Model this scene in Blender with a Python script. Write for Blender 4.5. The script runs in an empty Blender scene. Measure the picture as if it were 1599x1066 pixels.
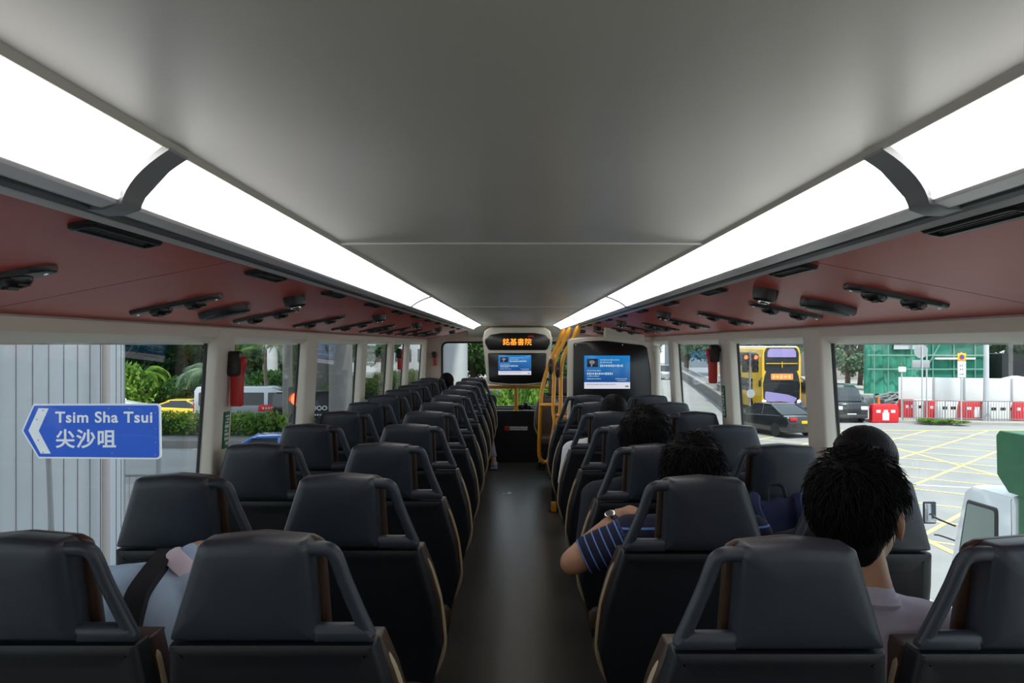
import bpy, bmesh, math, random
import numpy as np
from mathutils import Vector, Matrix, Euler, noise

SC = bpy.context.scene
COL = SC.collection
PI = math.pi
rad = math.radians

# ------------------------------------------------------------------ camera
F = 1290.0                      # focal length in pixels of the 1599 px wide frame
CX, CZ = -0.012, 1.5            # camera position across the deck and above its floor
cam_data = bpy.data.cameras.new('camera')
cam_data.sensor_width = 36.0
cam_data.lens = F / 1599 * 36.0
cam_data.shift_x = -6.5 / 1599
cam_data.shift_y = 5.0 / 1599
cam_data.clip_start = 0.05
cam_data.clip_end = 600
cam = bpy.data.objects.new('camera', cam_data)
cam.location = (CX, 0, CZ)
cam.rotation_euler = (rad(90), 0, 0)
COL.objects.link(cam)
SC.camera = cam

# ------------------------------------------------------------------ sky, sun, exposure
world = bpy.data.worlds.new('sky')
SC.world = world
world.use_nodes = True
wn = world.node_tree.nodes
wl = world.node_tree.links
bg = wn['Background']
tcw = wn.new('ShaderNodeTexCoord')
sepw = wn.new('ShaderNodeSeparateXYZ')
rampw = wn.new('ShaderNodeValToRGB')
rampw.color_ramp.elements[0].position = 0.0
rampw.color_ramp.elements[0].color = (0.88, 0.93, 1.0, 1)
rampw.color_ramp.elements[1].position = 0.6
rampw.color_ramp.elements[1].color = (0.70, 0.83, 1.0, 1)
wl.new(tcw.outputs['Generated'], sepw.inputs[0])
wl.new(sepw.outputs['Z'], rampw.inputs[0])
wl.new(rampw.outputs[0], bg.inputs['Color'])
bg.inputs['Strength'].default_value = 1.9

sun_data = bpy.data.lights.new('sun', 'SUN')
sun_data.energy = 5.0
sun_data.angle = rad(4)
sun_data.color = (1.0, 0.95, 0.86)
sun = bpy.data.objects.new('sun', sun_data)
sun.rotation_euler = Vector((-0.16, 0.40, -0.90)).to_track_quat('-Z', 'Y').to_euler()
sun.location = (0, 0, 40)
COL.objects.link(sun)

SC.view_settings.view_transform = 'Standard'
SC.view_settings.look = 'None'
SC.view_settings.gamma = 1.0
SC.view_settings.use_curve_mapping = False
SC.view_settings.exposure = 0.0
SC.cycles.max_bounces = 8
SC.cycles.transparent_max_bounces = 16

# ------------------------------------------------------------------ materials
def mat(name, col, rough=0.5, metal=0.0, emit=None, estr=0.0, bump=0.0, bscale=200.0, var=0.0, vscale=8.0, spec=0.5, coat=0.0):
    m = bpy.data.materials.new(name)
    m.use_nodes = True
    nt = m.node_tree
    b = nt.nodes['Principled BSDF']
    b.inputs['Base Color'].default_value = (*col, 1)
    b.inputs['Roughness'].default_value = rough
    b.inputs['Metallic'].default_value = metal
    b.inputs['Specular IOR Level'].default_value = spec
    if coat:
        b.inputs['Coat Weight'].default_value = coat
    if emit:
        b.inputs['Emission Color'].default_value = (*emit, 1)
        b.inputs['Emission Strength'].default_value = estr
    tc = None
    if bump or var:
        tc = nt.nodes.new('ShaderNodeTexCoord')
    if bump:
        n = nt.nodes.new('ShaderNodeTexNoise')
        n.inputs['Scale'].default_value = bscale
        nt.links.new(tc.outputs['Object'], n.inputs['Vector'])
        bp = nt.nodes.new('ShaderNodeBump')
        bp.inputs['Strength'].default_value = bump
        bp.inputs['Distance'].default_value = 0.002
        nt.links.new(n.outputs['Fac'], bp.inputs['Height'])
        nt.links.new(bp.outputs['Normal'], b.inputs['Normal'])
    if var:
        n2 = nt.nodes.new('ShaderNodeTexNoise')
        n2.inputs['Scale'].default_value = vscale
        n2.inputs['Detail'].default_value = 4
        nt.links.new(tc.outputs['Object'], n2.inputs['Vector'])
        mr = nt.nodes.new('ShaderNodeMapRange')
        mr.inputs[1].default_value = 0.3
        mr.inputs[2].default_value = 0.7
        mr.inputs[3].default_value = 1 - var
        mr.inputs[4].default_value = 1 + var
        nt.links.new(n2.outputs['Fac'], mr.inputs[0])
        mx = nt.nodes.new('ShaderNodeVectorMath')
        mx.operation = 'SCALE'
        mx.inputs[0].default_value = col
        nt.links.new(mr.outputs[0], mx.inputs['Scale'])
        nt.links.new(mx.outputs[0], b.inputs['Base Color'])
    return m

def glass_mat(name, tint, refl):
    m = bpy.data.materials.new(name)
    m.use_nodes = True
    nt = m.node_tree
    nt.nodes.remove(nt.nodes['Principled BSDF'])
    out = nt.nodes['Material Output']
    t = nt.nodes.new('ShaderNodeBsdfTransparent')
    t.inputs[0].default_value = (*tint, 1)
    g = nt.nodes.new('ShaderNodeBsdfGlossy')
    g.inputs['Roughness'].default_value = 0.02
    lw = nt.nodes.new('ShaderNodeLayerWeight')
    lw.inputs['Blend'].default_value = 0.5
    pw = nt.nodes.new('ShaderNodeMath'); pw.operation = 'POWER'; pw.inputs[1].default_value = 4.0
    fr = nt.nodes.new('ShaderNodeMath'); fr.operation = 'MULTIPLY_ADD'
    fr.inputs[1].default_value = refl; fr.inputs[2].default_value = 0.02
    nt.links.new(lw.outputs['Facing'], pw.inputs[0])
    nt.links.new(pw.outputs[0], fr.inputs[0])
    mx = nt.nodes.new('ShaderNodeMixShader')
    nt.links.new(fr.outputs[0], mx.inputs[0])
    nt.links.new(t.outputs[0], mx.inputs[1])
    nt.links.new(g.outputs[0], mx.inputs[2])
    nt.links.new(mx.outputs[0], out.inputs['Surface'])
    return m

def leaf_mat(name, c1, c2):
    m = bpy.data.materials.new(name)
    m.use_nodes = True
    nt = m.node_tree
    b = nt.nodes['Principled BSDF']
    b.inputs['Roughness'].default_value = 0.55
    b.inputs['Specular IOR Level'].default_value = 0.25
    tc = nt.nodes.new('ShaderNodeTexCoord')
    n = nt.nodes.new('ShaderNodeTexNoise')
    n.inputs['Scale'].default_value = 1.7
    n.inputs['Detail'].default_value = 6
    r = nt.nodes.new('ShaderNodeValToRGB')
    r.color_ramp.elements[0].position = 0.35
    r.color_ramp.elements[0].color = (*c1, 1)
    r.color_ramp.elements[1].position = 0.68
    r.color_ramp.elements[1].color = (*c2, 1)
    nt.links.new(tc.outputs['Object'], n.inputs['Vector'])
    nt.links.new(n.outputs['Fac'], r.inputs[0])
    nt.links.new(r.outputs[0], b.inputs['Base Color'])
    tr = nt.nodes.new('ShaderNodeBsdfTranslucent')
    nt.links.new(r.outputs[0], tr.inputs[0])
    mx = nt.nodes.new('ShaderNodeMixShader')
    mx.inputs[0].default_value = 0.35
    nt.links.new(b.outputs[0], mx.inputs[1])
    nt.links.new(tr.outputs[0], mx.inputs[2])
    nt.links.new(mx.outputs[0], nt.nodes['Material Output'].inputs['Surface'])
    return m

M = {}
def defm(key, *a, **k):
    M[key] = mat(key, *a, **k)
# ------------------------------------------------------------------ mesh helpers
def rpoly(pts, r, seg=5):
    """polygon with rounded corners; r a number or one per corner"""
    n = len(pts)
    out = []
    for i in range(n):
        p = Vector(pts[i]); a = Vector(pts[i - 1]); b = Vector(pts[(i + 1) % n])
        rr = r[i] if isinstance(r, (list, tuple)) else r
        if rr <= 0:
            out.append(tuple(p)); continue
        da = (a - p); db = (b - p)
        la, lb = da.length, db.length
        da.normalize(); db.normalize()
        ang = math.acos(max(-1, min(1, da.dot(db))))
        if ang > PI - 0.02:
            out.append(tuple(p)); continue
        d = min(rr / math.tan(ang / 2), la * 0.49, lb * 0.49)
        p0 = p + da * d; p1 = p + db * d
        for k in range(seg + 1):
            t = k / seg
            out.append(tuple(p0 * (1 - t) ** 2 + p * 2 * t * (1 - t) + p1 * t ** 2))
    return out

def area2(o):
    return sum(o[i][0] * o[(i + 1) % len(o)][1] - o[(i + 1) % len(o)][0] * o[i][1] for i in range(len(o))) / 2

def offset(o, d):
    """inset a CCW polygon by d"""
    if abs(d) < 1e-9:
        return [tuple(p) for p in o]
    n = len(o); res = []
    for i in range(n):
        a = Vector(o[i - 1]); p = Vector(o[i]); b = Vector(o[(i + 1) % n])
        e1 = (p - a); e2 = (b - p)
        if e1.length < 1e-9: e1 = e2
        if e2.length < 1e-9: e2 = e1
        e1 = e1.normalized(); e2 = e2.normalized()
        n1 = Vector((-e1.y, e1.x)); n2 = Vector((-e2.y, e2.x))
        m = n1 + n2
        if m.length < 1e-6: m = n1
        m.normalize()
        c = max(0.4, m.dot(n1))
        res.append(tuple(p + m * (d / c)))
    return res

class MB:
    def __init__(self):
        self.bm = bmesh.new()
    def ring_loft(self, rings, cap0=True, cap1=True, closed=True):
        bm = self.bm
        vr = [[bm.verts.new(p) for p in r] for r in rings]
        n = len(vr[0])
        for a, b in zip(vr[:-1], vr[1:]):
            for i in range(n if closed else n - 1):
                j = (i + 1) % n
                try: bm.faces.new((a[i], a[j], b[j], b[i]))
                except ValueError: pass
        if cap0:
            try: bm.faces.new(vr[0][::-1])
            except ValueError: pass
        if cap1:
            try: bm.faces.new(vr[-1])
            except ValueError: pass
        return self
    def slab(self, outline, levels, f):
        """outline in (a,b); levels [(depth, inset)...]; f(a,b,d)->xyz"""
        if area2(outline) < 0: outline = outline[::-1]
        rings = []
        x0 = min(p[0] for p in outline); x1 = max(p[0] for p in outline)
        y0 = min(p[1] for p in outline); y1 = max(p[1] for p in outline)
        mx, my, hx, hy = (x0 + x1) / 2, (y0 + y1) / 2, (x1 - x0) / 2, (y1 - y0) / 2
        for d, ins in levels:
            if ins > 0.09 * min(hx, hy):
                h = min(hx, hy)
                ks = max(0.02, 1 - ins / h)
                rings.append([f(mx + (a - mx) * (1 - (1 - ks) * h / hx), my + (b - my) * (1 - (1 - ks) * h / hy), d) for a, b in outline])
            else:
                rings.append([f(a, b, d) for a, b in offset(outline, ins)])
        return self.ring_loft(rings)
    def box(self, c, s, bev=0.0, rot=None, seg=2):
        t = bmesh.new()
        bmesh.ops.create_cube(t, size=1)
        bmesh.ops.scale(t, vec=s, verts=t.verts)
        if bev > 0:
            bmesh.ops.bevel(t, geom=t.edges[:], offset=min(bev, 0.45 * min(s)), segments=seg, profile=0.5, affect='EDGES')
        mtx = Matrix.Translation(c) @ (rot.to_4x4() if rot is not None else Matrix.Identity(4))
        return self.add(t, mtx)
    def add(self, t, mtx=Matrix.Identity(4)):
        vs = {v: self.bm.verts.new(mtx @ v.co) for v in t.verts}
        for fc in t.faces:
            try: self.bm.faces.new([vs[v] for v in fc.verts])
            except ValueError: pass
        t.free()
        return self
    def ell(self, c, r, rot=None, u=20, v=12):
        t = bmesh.new()
        bmesh.ops.create_uvsphere(t, u_segments=u, v_segments=v, radius=1)
        bmesh.ops.scale(t, vec=r if hasattr(r, '__len__') else (r, r, r), verts=t.verts)
        mtx = Matrix.Translation(c) @ (rot.to_4x4() if rot is not None else Matrix.Identity(4))
        return self.add(t, mtx)
    def cone(self, p0, p1, r0, r1, seg=16, caps=True):
        return self.tube([p0, p1], [r0, r1], seg, caps)
    def cap(self, p0, p1, r0, r1, seg=14):
        """tapered capsule"""
        self.tube([p0, p1], [r0, r1], seg)
        self.ell(p0, r0, u=seg, v=8); self.ell(p1, r1, u=seg, v=8)
        return self
    def tube(self, pts, r, seg=10, caps=True, flat=1.0, up=None):
        pts = [Vector(p) for p in pts]
        n = len(pts)
        rs = r if isinstance(r, (list, tuple)) else [r] * n
        tang = []
        for i in range(n):
            a = pts[max(0, i - 1)]; b = pts[min(n - 1, i + 1)]
            t = (b - a)
            tang.append(t.normalized() if t.length > 1e-9 else Vector((0, 0, 1)))
        u = Vector(up) if up else (Vector((0, 0, 1)) if abs(tang[0].z) < 0.9 else Vector((1, 0, 0)))
        rings = []
        for i in range(n):
            t = tang[i]
            u = (u - t * u.dot(t))
            if u.length < 1e-6: u = t.orthogonal()
            u.normalize()
            w = t.cross(u)
            rings.append([pts[i] + (u * math.cos(k * 2 * PI / seg) * flat + w * math.sin(k * 2 * PI / seg)) * rs[i] for k in range(seg)])
        return self.ring_loft(rings, caps, caps)
    def lathe(self, prof, seg=24, mtx=Matrix.Identity(4)):
        """profile [(r,z)] about z"""
        rings = [[mtx @ Vector((max(r, 1e-4) * math.cos(k * 2 * PI / seg), max(r, 1e-4) * math.sin(k * 2 * PI / seg), z)) for k in range(seg)] for r, z in prof]
        return self.ring_loft(rings)
    def poly(self, pts):
        self.bm.faces.new([self.bm.verts.new(p) for p in pts])
        return self
    def mesh(self, name, m, ang=38, fix=True):
        if fix:
            bmesh.ops.recalc_face_normals(self.bm, faces=self.bm.faces)
        me = bpy.data.meshes.new(name)
        self.bm.to_mesh(me)
        self.bm.free()
        if m is not None:
            me.materials.append(M[m] if isinstance(m, str) else m)
        me.polygons.foreach_set('use_smooth', [True] * len(me.polygons))
        if ang < 180:
            me.set_sharp_from_angle(angle=rad(ang))
        return me
    def build(self, name, m, parent=None, ang=38, fix=True, kind=None, label=None):
        o = bpy.data.objects.new(name, self.mesh(name, m, ang, fix))
        COL.objects.link(o)
        if parent is not None: o.parent = parent
        if kind: o['kind'] = kind
        if label: o['label'] = label
        return o

def spline(pts, n=8):
    """Catmull-Rom through pts"""
    P_ = [Vector(p) for p in pts]
    P_ = [P_[0] * 2 - P_[1]] + P_ + [P_[-1] * 2 - P_[-2]]
    out = []
    for i in range(1, len(P_) - 2):
        a, b, c, d = P_[i - 1:i + 3]
        for k in range(n):
            t = k / n
            out.append(0.5 * ((2 * b) + (c - a) * t + (2 * a - 5 * b + 4 * c - d) * t * t + (3 * b - a - 3 * c + d) * t ** 3))
    out.append(P_[-2])
    return out

def tag(o, label, cat, group=None, kind=None):
    o['label'] = label
    o['category'] = cat
    if group: o['group'] = group
    if kind: o['kind'] = kind
    return o

def thing(name, loc, label, cat, group=None, rz=0.0):
    o = bpy.data.objects.new(name, None)
    o.empty_display_size = 0.1
    COL.objects.link(o)
    o.location = loc
    o.rotation_euler = (0, 0, rz)
    return tag(o, label, cat, group)

def dup(root, loc, label=None, rz=None, scale=None):
    kids = {}
    for o in list(COL.objects):
        if o.parent is not None: kids.setdefault(o.parent.name, []).append(o)
    def rec(o, par):
        c = o.copy()
        COL.objects.link(c)
        if par is not None: c.parent = par
        for k in kids.get(o.name, []): rec(k, c)
        return c
    r = rec(root, None)
    r.location = loc
    if rz is not None: r.rotation_euler = (0, 0, rz)
    if scale is not None: r.scale = scale if hasattr(scale, '__len__') else (scale,) * 3
    if label: r['label'] = label
    return r

def struct(name, mb, m, ang=38, parent=None):
    o = mb.build(name, m, parent, ang)
    if parent is None: o['kind'] = 'structure'
    return o

def text_mesh(body, size, extrude=0.001, bold=0.0, spacing=1.0, align='CENTER'):
    c = bpy.data.curves.new('lettering', 'FONT')
    c.body = body; c.size = size; c.extrude = extrude; c.offset = bold; c.space_character = spacing
    c.align_x = align; c.align_y = 'CENTER'
    c.resolution_u = 4
    o = bpy.data.objects.new('lettering', c)
    COL.objects.link(o)
    dg = bpy.context.evaluated_depsgraph_get()
    me = bpy.data.meshes.new_from_object(o.evaluated_get(dg))
    bpy.data.objects.remove(o); bpy.data.curves.remove(c)
    return me

def text(name, body, size, m, parent, loc, rot=(PI / 2, 0, 0), extrude=0.001, bold=0.0, spacing=1.0, align='CENTER', sx=1.0):
    me = text_mesh(body, size, extrude, bold, spacing, align)
    me.materials.clear()
    me.materials.append(M[m])
    o = bpy.data.objects.new(name, me)
    COL.objects.link(o)
    o.parent = parent
    o.location = loc
    o.rotation_euler = rot
    o.scale = (sx, 1, 1)
    return o

def at(px, py, Y):
    """the point of the place seen at a pixel of the photograph, Y metres ahead"""
    return Vector((CX + (px - 806) * Y / F, Y, CZ - (py - 538) * Y / F))

FX = lambda a, b, d: Vector((a, d, b))       # outline in x,z; depth along y
FS = lambda a, b, d: Vector((d, a, b))       # outline in y,z; depth along x
FZ = lambda a, b, d: Vector((a, b, d))       # outline in x,y; depth along z
def rnd(w, e, d0=0.0):
    """rounded depth profile from d0 to d0+w with edge radius e"""
    return [(d0, e), (d0 + e * 0.3, e * 0.3), (d0 + e, 0), (d0 + w - e, 0), (d0 + w - e * 0.3, e * 0.3), (d0 + w, e)]
defm('ceiling_paint', (0.55, 0.53, 0.48), 0.36, var=0.03, vscale=3)
defm('red_panel', (0.46, 0.060, 0.046), 0.40, spec=0.32, var=0.04, vscale=5)
defm('cream', (0.66, 0.62, 0.54), 0.45, var=0.03, vscale=6)
defm('cream_light', (0.74, 0.70, 0.62), 0.42)
defm('rail_metal', (0.62, 0.61, 0.62), 0.32, 0.25)
defm('rail_dark', (0.035, 0.037, 0.045), 0.4)
defm('ring_grey', (0.26, 0.27, 0.28), 0.45)
defm('lamp', (0.9, 0.9, 0.9), 0.5, emit=(1.0, 0.985, 0.95), estr=3.4)
defm('black_plastic', (0.014, 0.014, 0.015), 0.38, bump=0.05, bscale=400)
defm('black_gloss', (0.006, 0.006, 0.007), 0.3)
defm('gasket', (0.012, 0.012, 0.013), 0.6)
defm('shell_grey', (0.025, 0.031, 0.043), 0.40, bump=0.12, bscale=600, var=0.06, vscale=12)
defm('shell_dark', (0.006, 0.008, 0.012), 0.5, bump=0.12, bscale=600, var=0.06, vscale=10)
defm('leather_brown', (0.045, 0.022, 0.012), 0.42, bump=0.25, bscale=260, var=0.1, vscale=14)
defm('leather_beige', (0.42, 0.33, 0.21), 0.5, bump=0.2, bscale=260)
defm('pedestal', (0.02, 0.021, 0.023), 0.5)
defm('floor_vinyl', (0.066, 0.064, 0.056), 0.28, bump=0.08, bscale=900, var=0.14, vscale=40)
defm('dash_black', (0.012, 0.012, 0.013), 0.45, bump=0.08, bscale=300)
defm('yellow_rail', (0.82, 0.36, 0.02), 0.32, coat=0.3)
defm('red_plastic', (0.55, 0.015, 0.012), 0.35)
defm('green_label', (0.02, 0.16, 0.09), 0.5)
defm('white_paint', (0.82, 0.82, 0.80), 0.45)
defm('light_patch', (0.85, 0.86, 0.86), 0.7)
defm('led_amber', (0.1, 0.03, 0.0), 0.5, emit=(1.0, 0.30, 0.02), estr=2.2)
defm('led_red', (0.1, 0.0, 0.0), 0.5, emit=(1.0, 0.02, 0.01), estr=0.5)
defm('screen_white', (0.2, 0.2, 0.2), 0.3, emit=(0.80, 0.80, 0.92), estr=0.75)
defm('screen_text', (0.1, 0.1, 0.1), 0.3, emit=(0.55, 0.80, 1.0), estr=0.50)
defm('screen_bright', (0.1, 0.1, 0.1), 0.3, emit=(0.80, 0.92, 1.0), estr=0.62)
defm('screen_grey', (0.1, 0.1, 0.1), 0.3, emit=(0.36, 0.33, 0.42), estr=0.5)
defm('screen_dark', (0.01, 0.01, 0.01), 0.3, emit=(0.02, 0.05, 0.09), estr=0.3)
defm('purple_ink', (0.16, 0.05, 0.12), 0.5)
defm('grey_ink', (0.25, 0.25, 0.26), 0.6)
defm('chrome', (0.75, 0.75, 0.77), 0.15, 1.0)
M['bus_glass'] = glass_mat('bus_glass', (0.93, 0.965, 0.95), 0.35)
M['glass_dark'] = mat('glass_dark', (0.02, 0.024, 0.028), 0.06)
def screen_mat():
    m = bpy.data.materials.new('screen_blue'); m.use_nodes = True
    nt = m.node_tree; b = nt.nodes['Principled BSDF']
    tc = nt.nodes.new('ShaderNodeTexCoord'); sp = nt.nodes.new('ShaderNodeSeparateXYZ')
    r = nt.nodes.new('ShaderNodeValToRGB')
    r.color_ramp.elements[0].color = (0.008, 0.035, 0.20, 1)
    r.color_ramp.elements[1].color = (0.01, 0.22, 0.58, 1)
    nt.links.new(tc.outputs['Generated'], sp.inputs[0]); nt.links.new(sp.outputs['Z'], r.inputs[0])
    b.inputs['Base Color'].default_value = (0.01, 0.01, 0.02, 1)
    b.inputs['Roughness'].default_value = 0.2
    nt.links.new(r.outputs[0], b.inputs['Emission Color'])
    b.inputs['Emission Strength'].default_value = 0.9
    return m
M['screen_blue'] = screen_mat()
# ================================================================== the deck: setting
Y0, Y1 = -1.2, 10.75            # rear and front of the upper deck
SILL, TOPZ = 0.70, 1.525        # window opening
def wall_x(z):                  # the body side leans in towards the roof
    return 1.245 - 0.052 * max(0.0, z - SILL) / 0.82
PILLARS = [(0.1, 0.35), (1.60, 1.80), (3.15, 3.34), (4.50, 4.74), (6.12, 6.31), (7.55, 7.72), (8.66, 8.84), (10.28, 10.75)]

mb = MB(); mb.box((0, (Y0 + Y1) / 2, -0.03), (2.56, Y1 - Y0, 0.06)); struct('floor', mb, 'floor_vinyl')
# ceiling panel in pieces with fine joints, one mesh per panel
CE = [Y0, 1.95, 5.2, 8.4, Y1]
for i in range(4):
    mb = MB()
    mb.box((0, (CE[i] + CE[i + 1]) / 2, 1.765), (0.94, CE[i + 1] - CE[i] - 0.006, 0.05), 0.004)
    struct('ceiling' if i == 0 else 'ceiling.%03d' % i, mb, 'ceiling_paint')
for i, y in enumerate(CE[1:4]):
    mb = MB(); mb.box((0, y, 1.7385), (0.86, 0.012, 0.005), 0.002); struct('trim_%d' % (i + 1), mb, 'rail_metal')
# roof skin above everything
mb = MB()
sec = rpoly([(-1.30, 1.50), (-1.27, 1.80), (-0.9, 1.93), (0.9, 1.93), (1.27, 1.80), (1.30, 1.50), (1.265, 1.50), (1.22, 1.78), (0.9, 1.87), (-0.9, 1.87), (-1.22, 1.78), (-1.265, 1.50)], 0.0)
mb.ring_loft([[Vector((a, Y0, b)) for a, b in sec], [Vector((a, Y1, b)) for a, b in sec]])
struct('roof', mb, 'white_paint')

RP = [Y0, 1.75, 4.68, 7.62, 10.6]
tn = 4
for s, side in ((-1, 'left'), (1, 'right')):
    # lower wall, header, pillars
    mb = MB()
    o = [(1.20, 0), (1.20, 0.62), (1.215, SILL), (1.29, SILL), (1.29, 0), ]
    mb.ring_loft([[Vector((s * a, Y0, b)) for a, b in o], [Vector((s * a, Y1, b)) for a, b in o]])
    struct('wall_' + side, mb, 'cream')
    mb = MB()
    o = [(1.145, TOPZ + 0.005), (1.15, 1.565), (1.25, 1.60), (1.28, 1.60), (1.28, TOPZ - 0.02), (1.19, TOPZ - 0.02)]
    mb.ring_loft([[Vector((s * a, Y0, b)) for a, b in o], [Vector((s * a, Y1, b)) for a, b in o]])
    struct('trim_%d' % tn, mb, 'cream'); tn += 1
    # overhead cove: the sloping red panels
    for i in range(4):
        mb = MB()
        ya, yb = RP[i] + 0.003, RP[i + 1] - 0.003
        o = [(0.600, 1.679), (1.165, 1.568), (1.165, 1.60), (0.600, 1.711)]
        mb.ring_loft([[Vector((s * a, ya, b)) for a, b in o], [Vector((s * a, yb, b)) for a, b in o]])
        struct('ceiling_%s%s' % (side, '' if i == 0 else '.%03d' % i), mb, 'red_panel')
    # grey seam along the outer edge of the red panels
    mb = MB()
    mb.tube([(s * 1.160, Y0, 1.566), (s * 1.160, Y1, 1.566)], 0.0055, 8)
    struct('trim_%d' % tn, mb, 'rail_metal'); tn += 1
    # metal rail below the lamps
    mb = MB()
    o = [(0.524, 1.694), (0.532, 1.684), (0.556, 1.680), (0.572, 1.6835), (0.600, 1.672), (0.606, 1.676), (0.606, 1.72), (0.524, 1.72)]
    mb.ring_loft([[Vector((s * a, Y0, b)) for a, b in o], [Vector((s * a, 10.3, b)) for a, b in o]])
    struct('trim_%d' % tn, mb, 'rail_metal', 20); tn += 1
    mb = MB()
    o = [(0.571, 1.690), (0.573, 1.6795), (0.584, 1.6765), (0.587, 1.690)]
    mb.ring_loft([[Vector((s * a, Y0, b)) for a, b in o], [Vector((s * a, 10.3, b)) for a, b in o]])
    struct('trim_%d' % tn, mb, 'rail_dark'); tn += 1
    mb = MB()
    o = [(0.418, 1.741), (0.430, 1.735), (0.440, 1.738), (0.440, 1.76), (0.418, 1.76)]
    mb.ring_loft([[Vector((s * a, Y0, b)) for a, b in o], [Vector((s * a, 10.1, b)) for a, b in o]])
    struct('trim_%d' % tn, mb, 'cream_light'); tn += 1
    # pillars
    for (a, b) in PILLARS:
        mb = MB()
        xi0, xi1 = wall_x(SILL) - 0.055, wall_x(TOPZ) - 0.05
        sec0 = rpoly([(xi0, a), (xi0, b), (xi0 + 0.052, b), (xi0 + 0.052, a)], 0.012, 3)
        sec1 = rpoly([(xi1, a), (xi1, b), (xi1 + 0.048, b), (xi1 + 0.048, a)], 0.012, 3)
        mb.ring_loft([[Vector((s * p[0], p[1], SILL - 0.02)) for p in sec0], [Vector((s * p[0], p[1], TOPZ + 0.03)) for p in sec1]])
        struct('trim_%d' % tn, mb, 'cream'); tn += 1
# windows: pane with a black gasket
wn_ = 1
for s in (-1, 1):
    for (a0, b0), (a1, b1) in zip(PILLARS[:-1], PILLARS[1:]):
        ya, yb = b0 - 0.01, a1 + 0.01
        mb = MB()
        def fw(y, z, d, s=s): return Vector((s * (wall_x(z) + d), y, z))
        o = rpoly([(ya, SILL - 0.01), (yb, SILL - 0.01), (yb, TOPZ + 0.01), (ya, TOPZ + 0.01)], 0.03, 4)
        mb.slab(o, [(0.0, 0), (0.006, 0)], fw)
        w = struct('window_%d' % wn_, mb, 'bus_glass')
        gb = MB()
        o = rpoly([(b0 - 0.005, SILL - 0.005), (a1 + 0.005, SILL - 0.005), (a1 + 0.005, TOPZ + 0.005), (b0 - 0.005, TOPZ + 0.005)], 0.045, 5)
        oi = offset(o if area2(o) > 0 else o[::-1], 0.006)
        oo = offset(o if area2(o) > 0 else o[::-1], 0.0)
        r = [[fw(y, z, -0.003) for y, z in oo], [fw(y, z, -0.004) for y, z in oi], [fw(y, z, 0.008) for y, z in oi], [fw(y, z, 0.010) for y, z in oo]]
        gb.ring_loft(r + [r[0]], False, False)
        gb.build('window_gasket', 'gasket', w)
        wn_ += 1
# rear wall
mb = MB(); mb.box((0, Y0 - 0.03, 0.9), (2.56, 0.06, 1.96)); struct('wall_rear', mb, 'cream')
# front wall: apron below the windscreen, header with the housings, corner posts
mb = MB(); mb.box((0, Y1 + 0.03, 0.33), (2.5, 0.06, 0.66)); struct('wall_front', mb, 'cream')
mb = MB()
o = [(10.74, 0.0), (10.52, 0.0), (10.45, 0.35), (10.42, 0.64), (10.44, 0.665), (10.74, 0.68)]
mb.ring_loft([[Vector((-1.19, a, b)) for a, b in o], [Vector((1.19, a, b)) for a, b in o]])
struct('trim_60', mb, 'dash_black')
mb = MB(); mb.box((0, 10.66, 0.688), (1.96, 0.14, 0.018), 0.006); struct('trim_61', mb, 'rail_metal')
# cream face round the windscreen: a plate with a rounded opening
mb = MB()
inner = rpoly([(-0.975, 0.69), (0.975, 0.69), (0.975, 1.54), (-0.975, 1.54)], 0.09, 8)
def ray_out(p):
    c = Vector((0, 1.1)); d = Vector(p) - c
    t = min((1.19 / abs(d.x)) if abs(d.x) > 1e-6 else 9, ((0.70 if d.y > 0 else 0.46) / abs(d.y)) if abs(d.y) > 1e-6 else 9)
    return tuple(c + d * t)
outer = [ray_out(p) for p in inner]
r = [[Vector((a, 10.62, b)) for a, b in outer], [Vector((a, 10.62, b)) for a, b in inner], [Vector((a, 10.70, b)) for a, b in offset(inner if area2(inner) > 0 else inner, -0.0)], [Vector((a, 10.70, b)) for a, b in outer]]
mb.ring_loft(r + [r[0]], False, False)
for s in (-1, 1):   # fill the four corners
    mb.box((s * 1.10, 10.66, 1.70), (0.20, 0.06, 0.24))
struct('wall_front.001', mb, 'cream')
mb = MB(); mb.slab(offset(inner, -0.02), [(10.705, 0), (10.712, 0)], FX); w = struct('window_%d' % wn_, mb, 'bus_glass')
gb = MB()
i2 = offset(inner, 0.022)
r = [[Vector((a, 10.612, b)) for a, b in inner], [Vector((a, 10.60, b)) for a, b in i2], [Vector((a, 10.70, b)) for a, b in i2], [Vector((a, 10.70, b)) for a, b in inner]]
gb.ring_loft(r + [r[0]], False, False)
gb.build('window_gasket', 'gasket', w)
# arched cream header joining the ceiling to the front wall
mb = MB()
prof = [(10.05, 1.735), (10.25, 1.715), (10.45, 1.665), (10.62, 1.60), (10.63, 1.75), (10.05, 1.76)]
mb.ring_loft([[Vector((-0.62, a, b)) for a, b in prof], [Vector((0.62, a, b)) for a, b in prof]])
struct('trim_62', mb, 'cream', 50)

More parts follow.
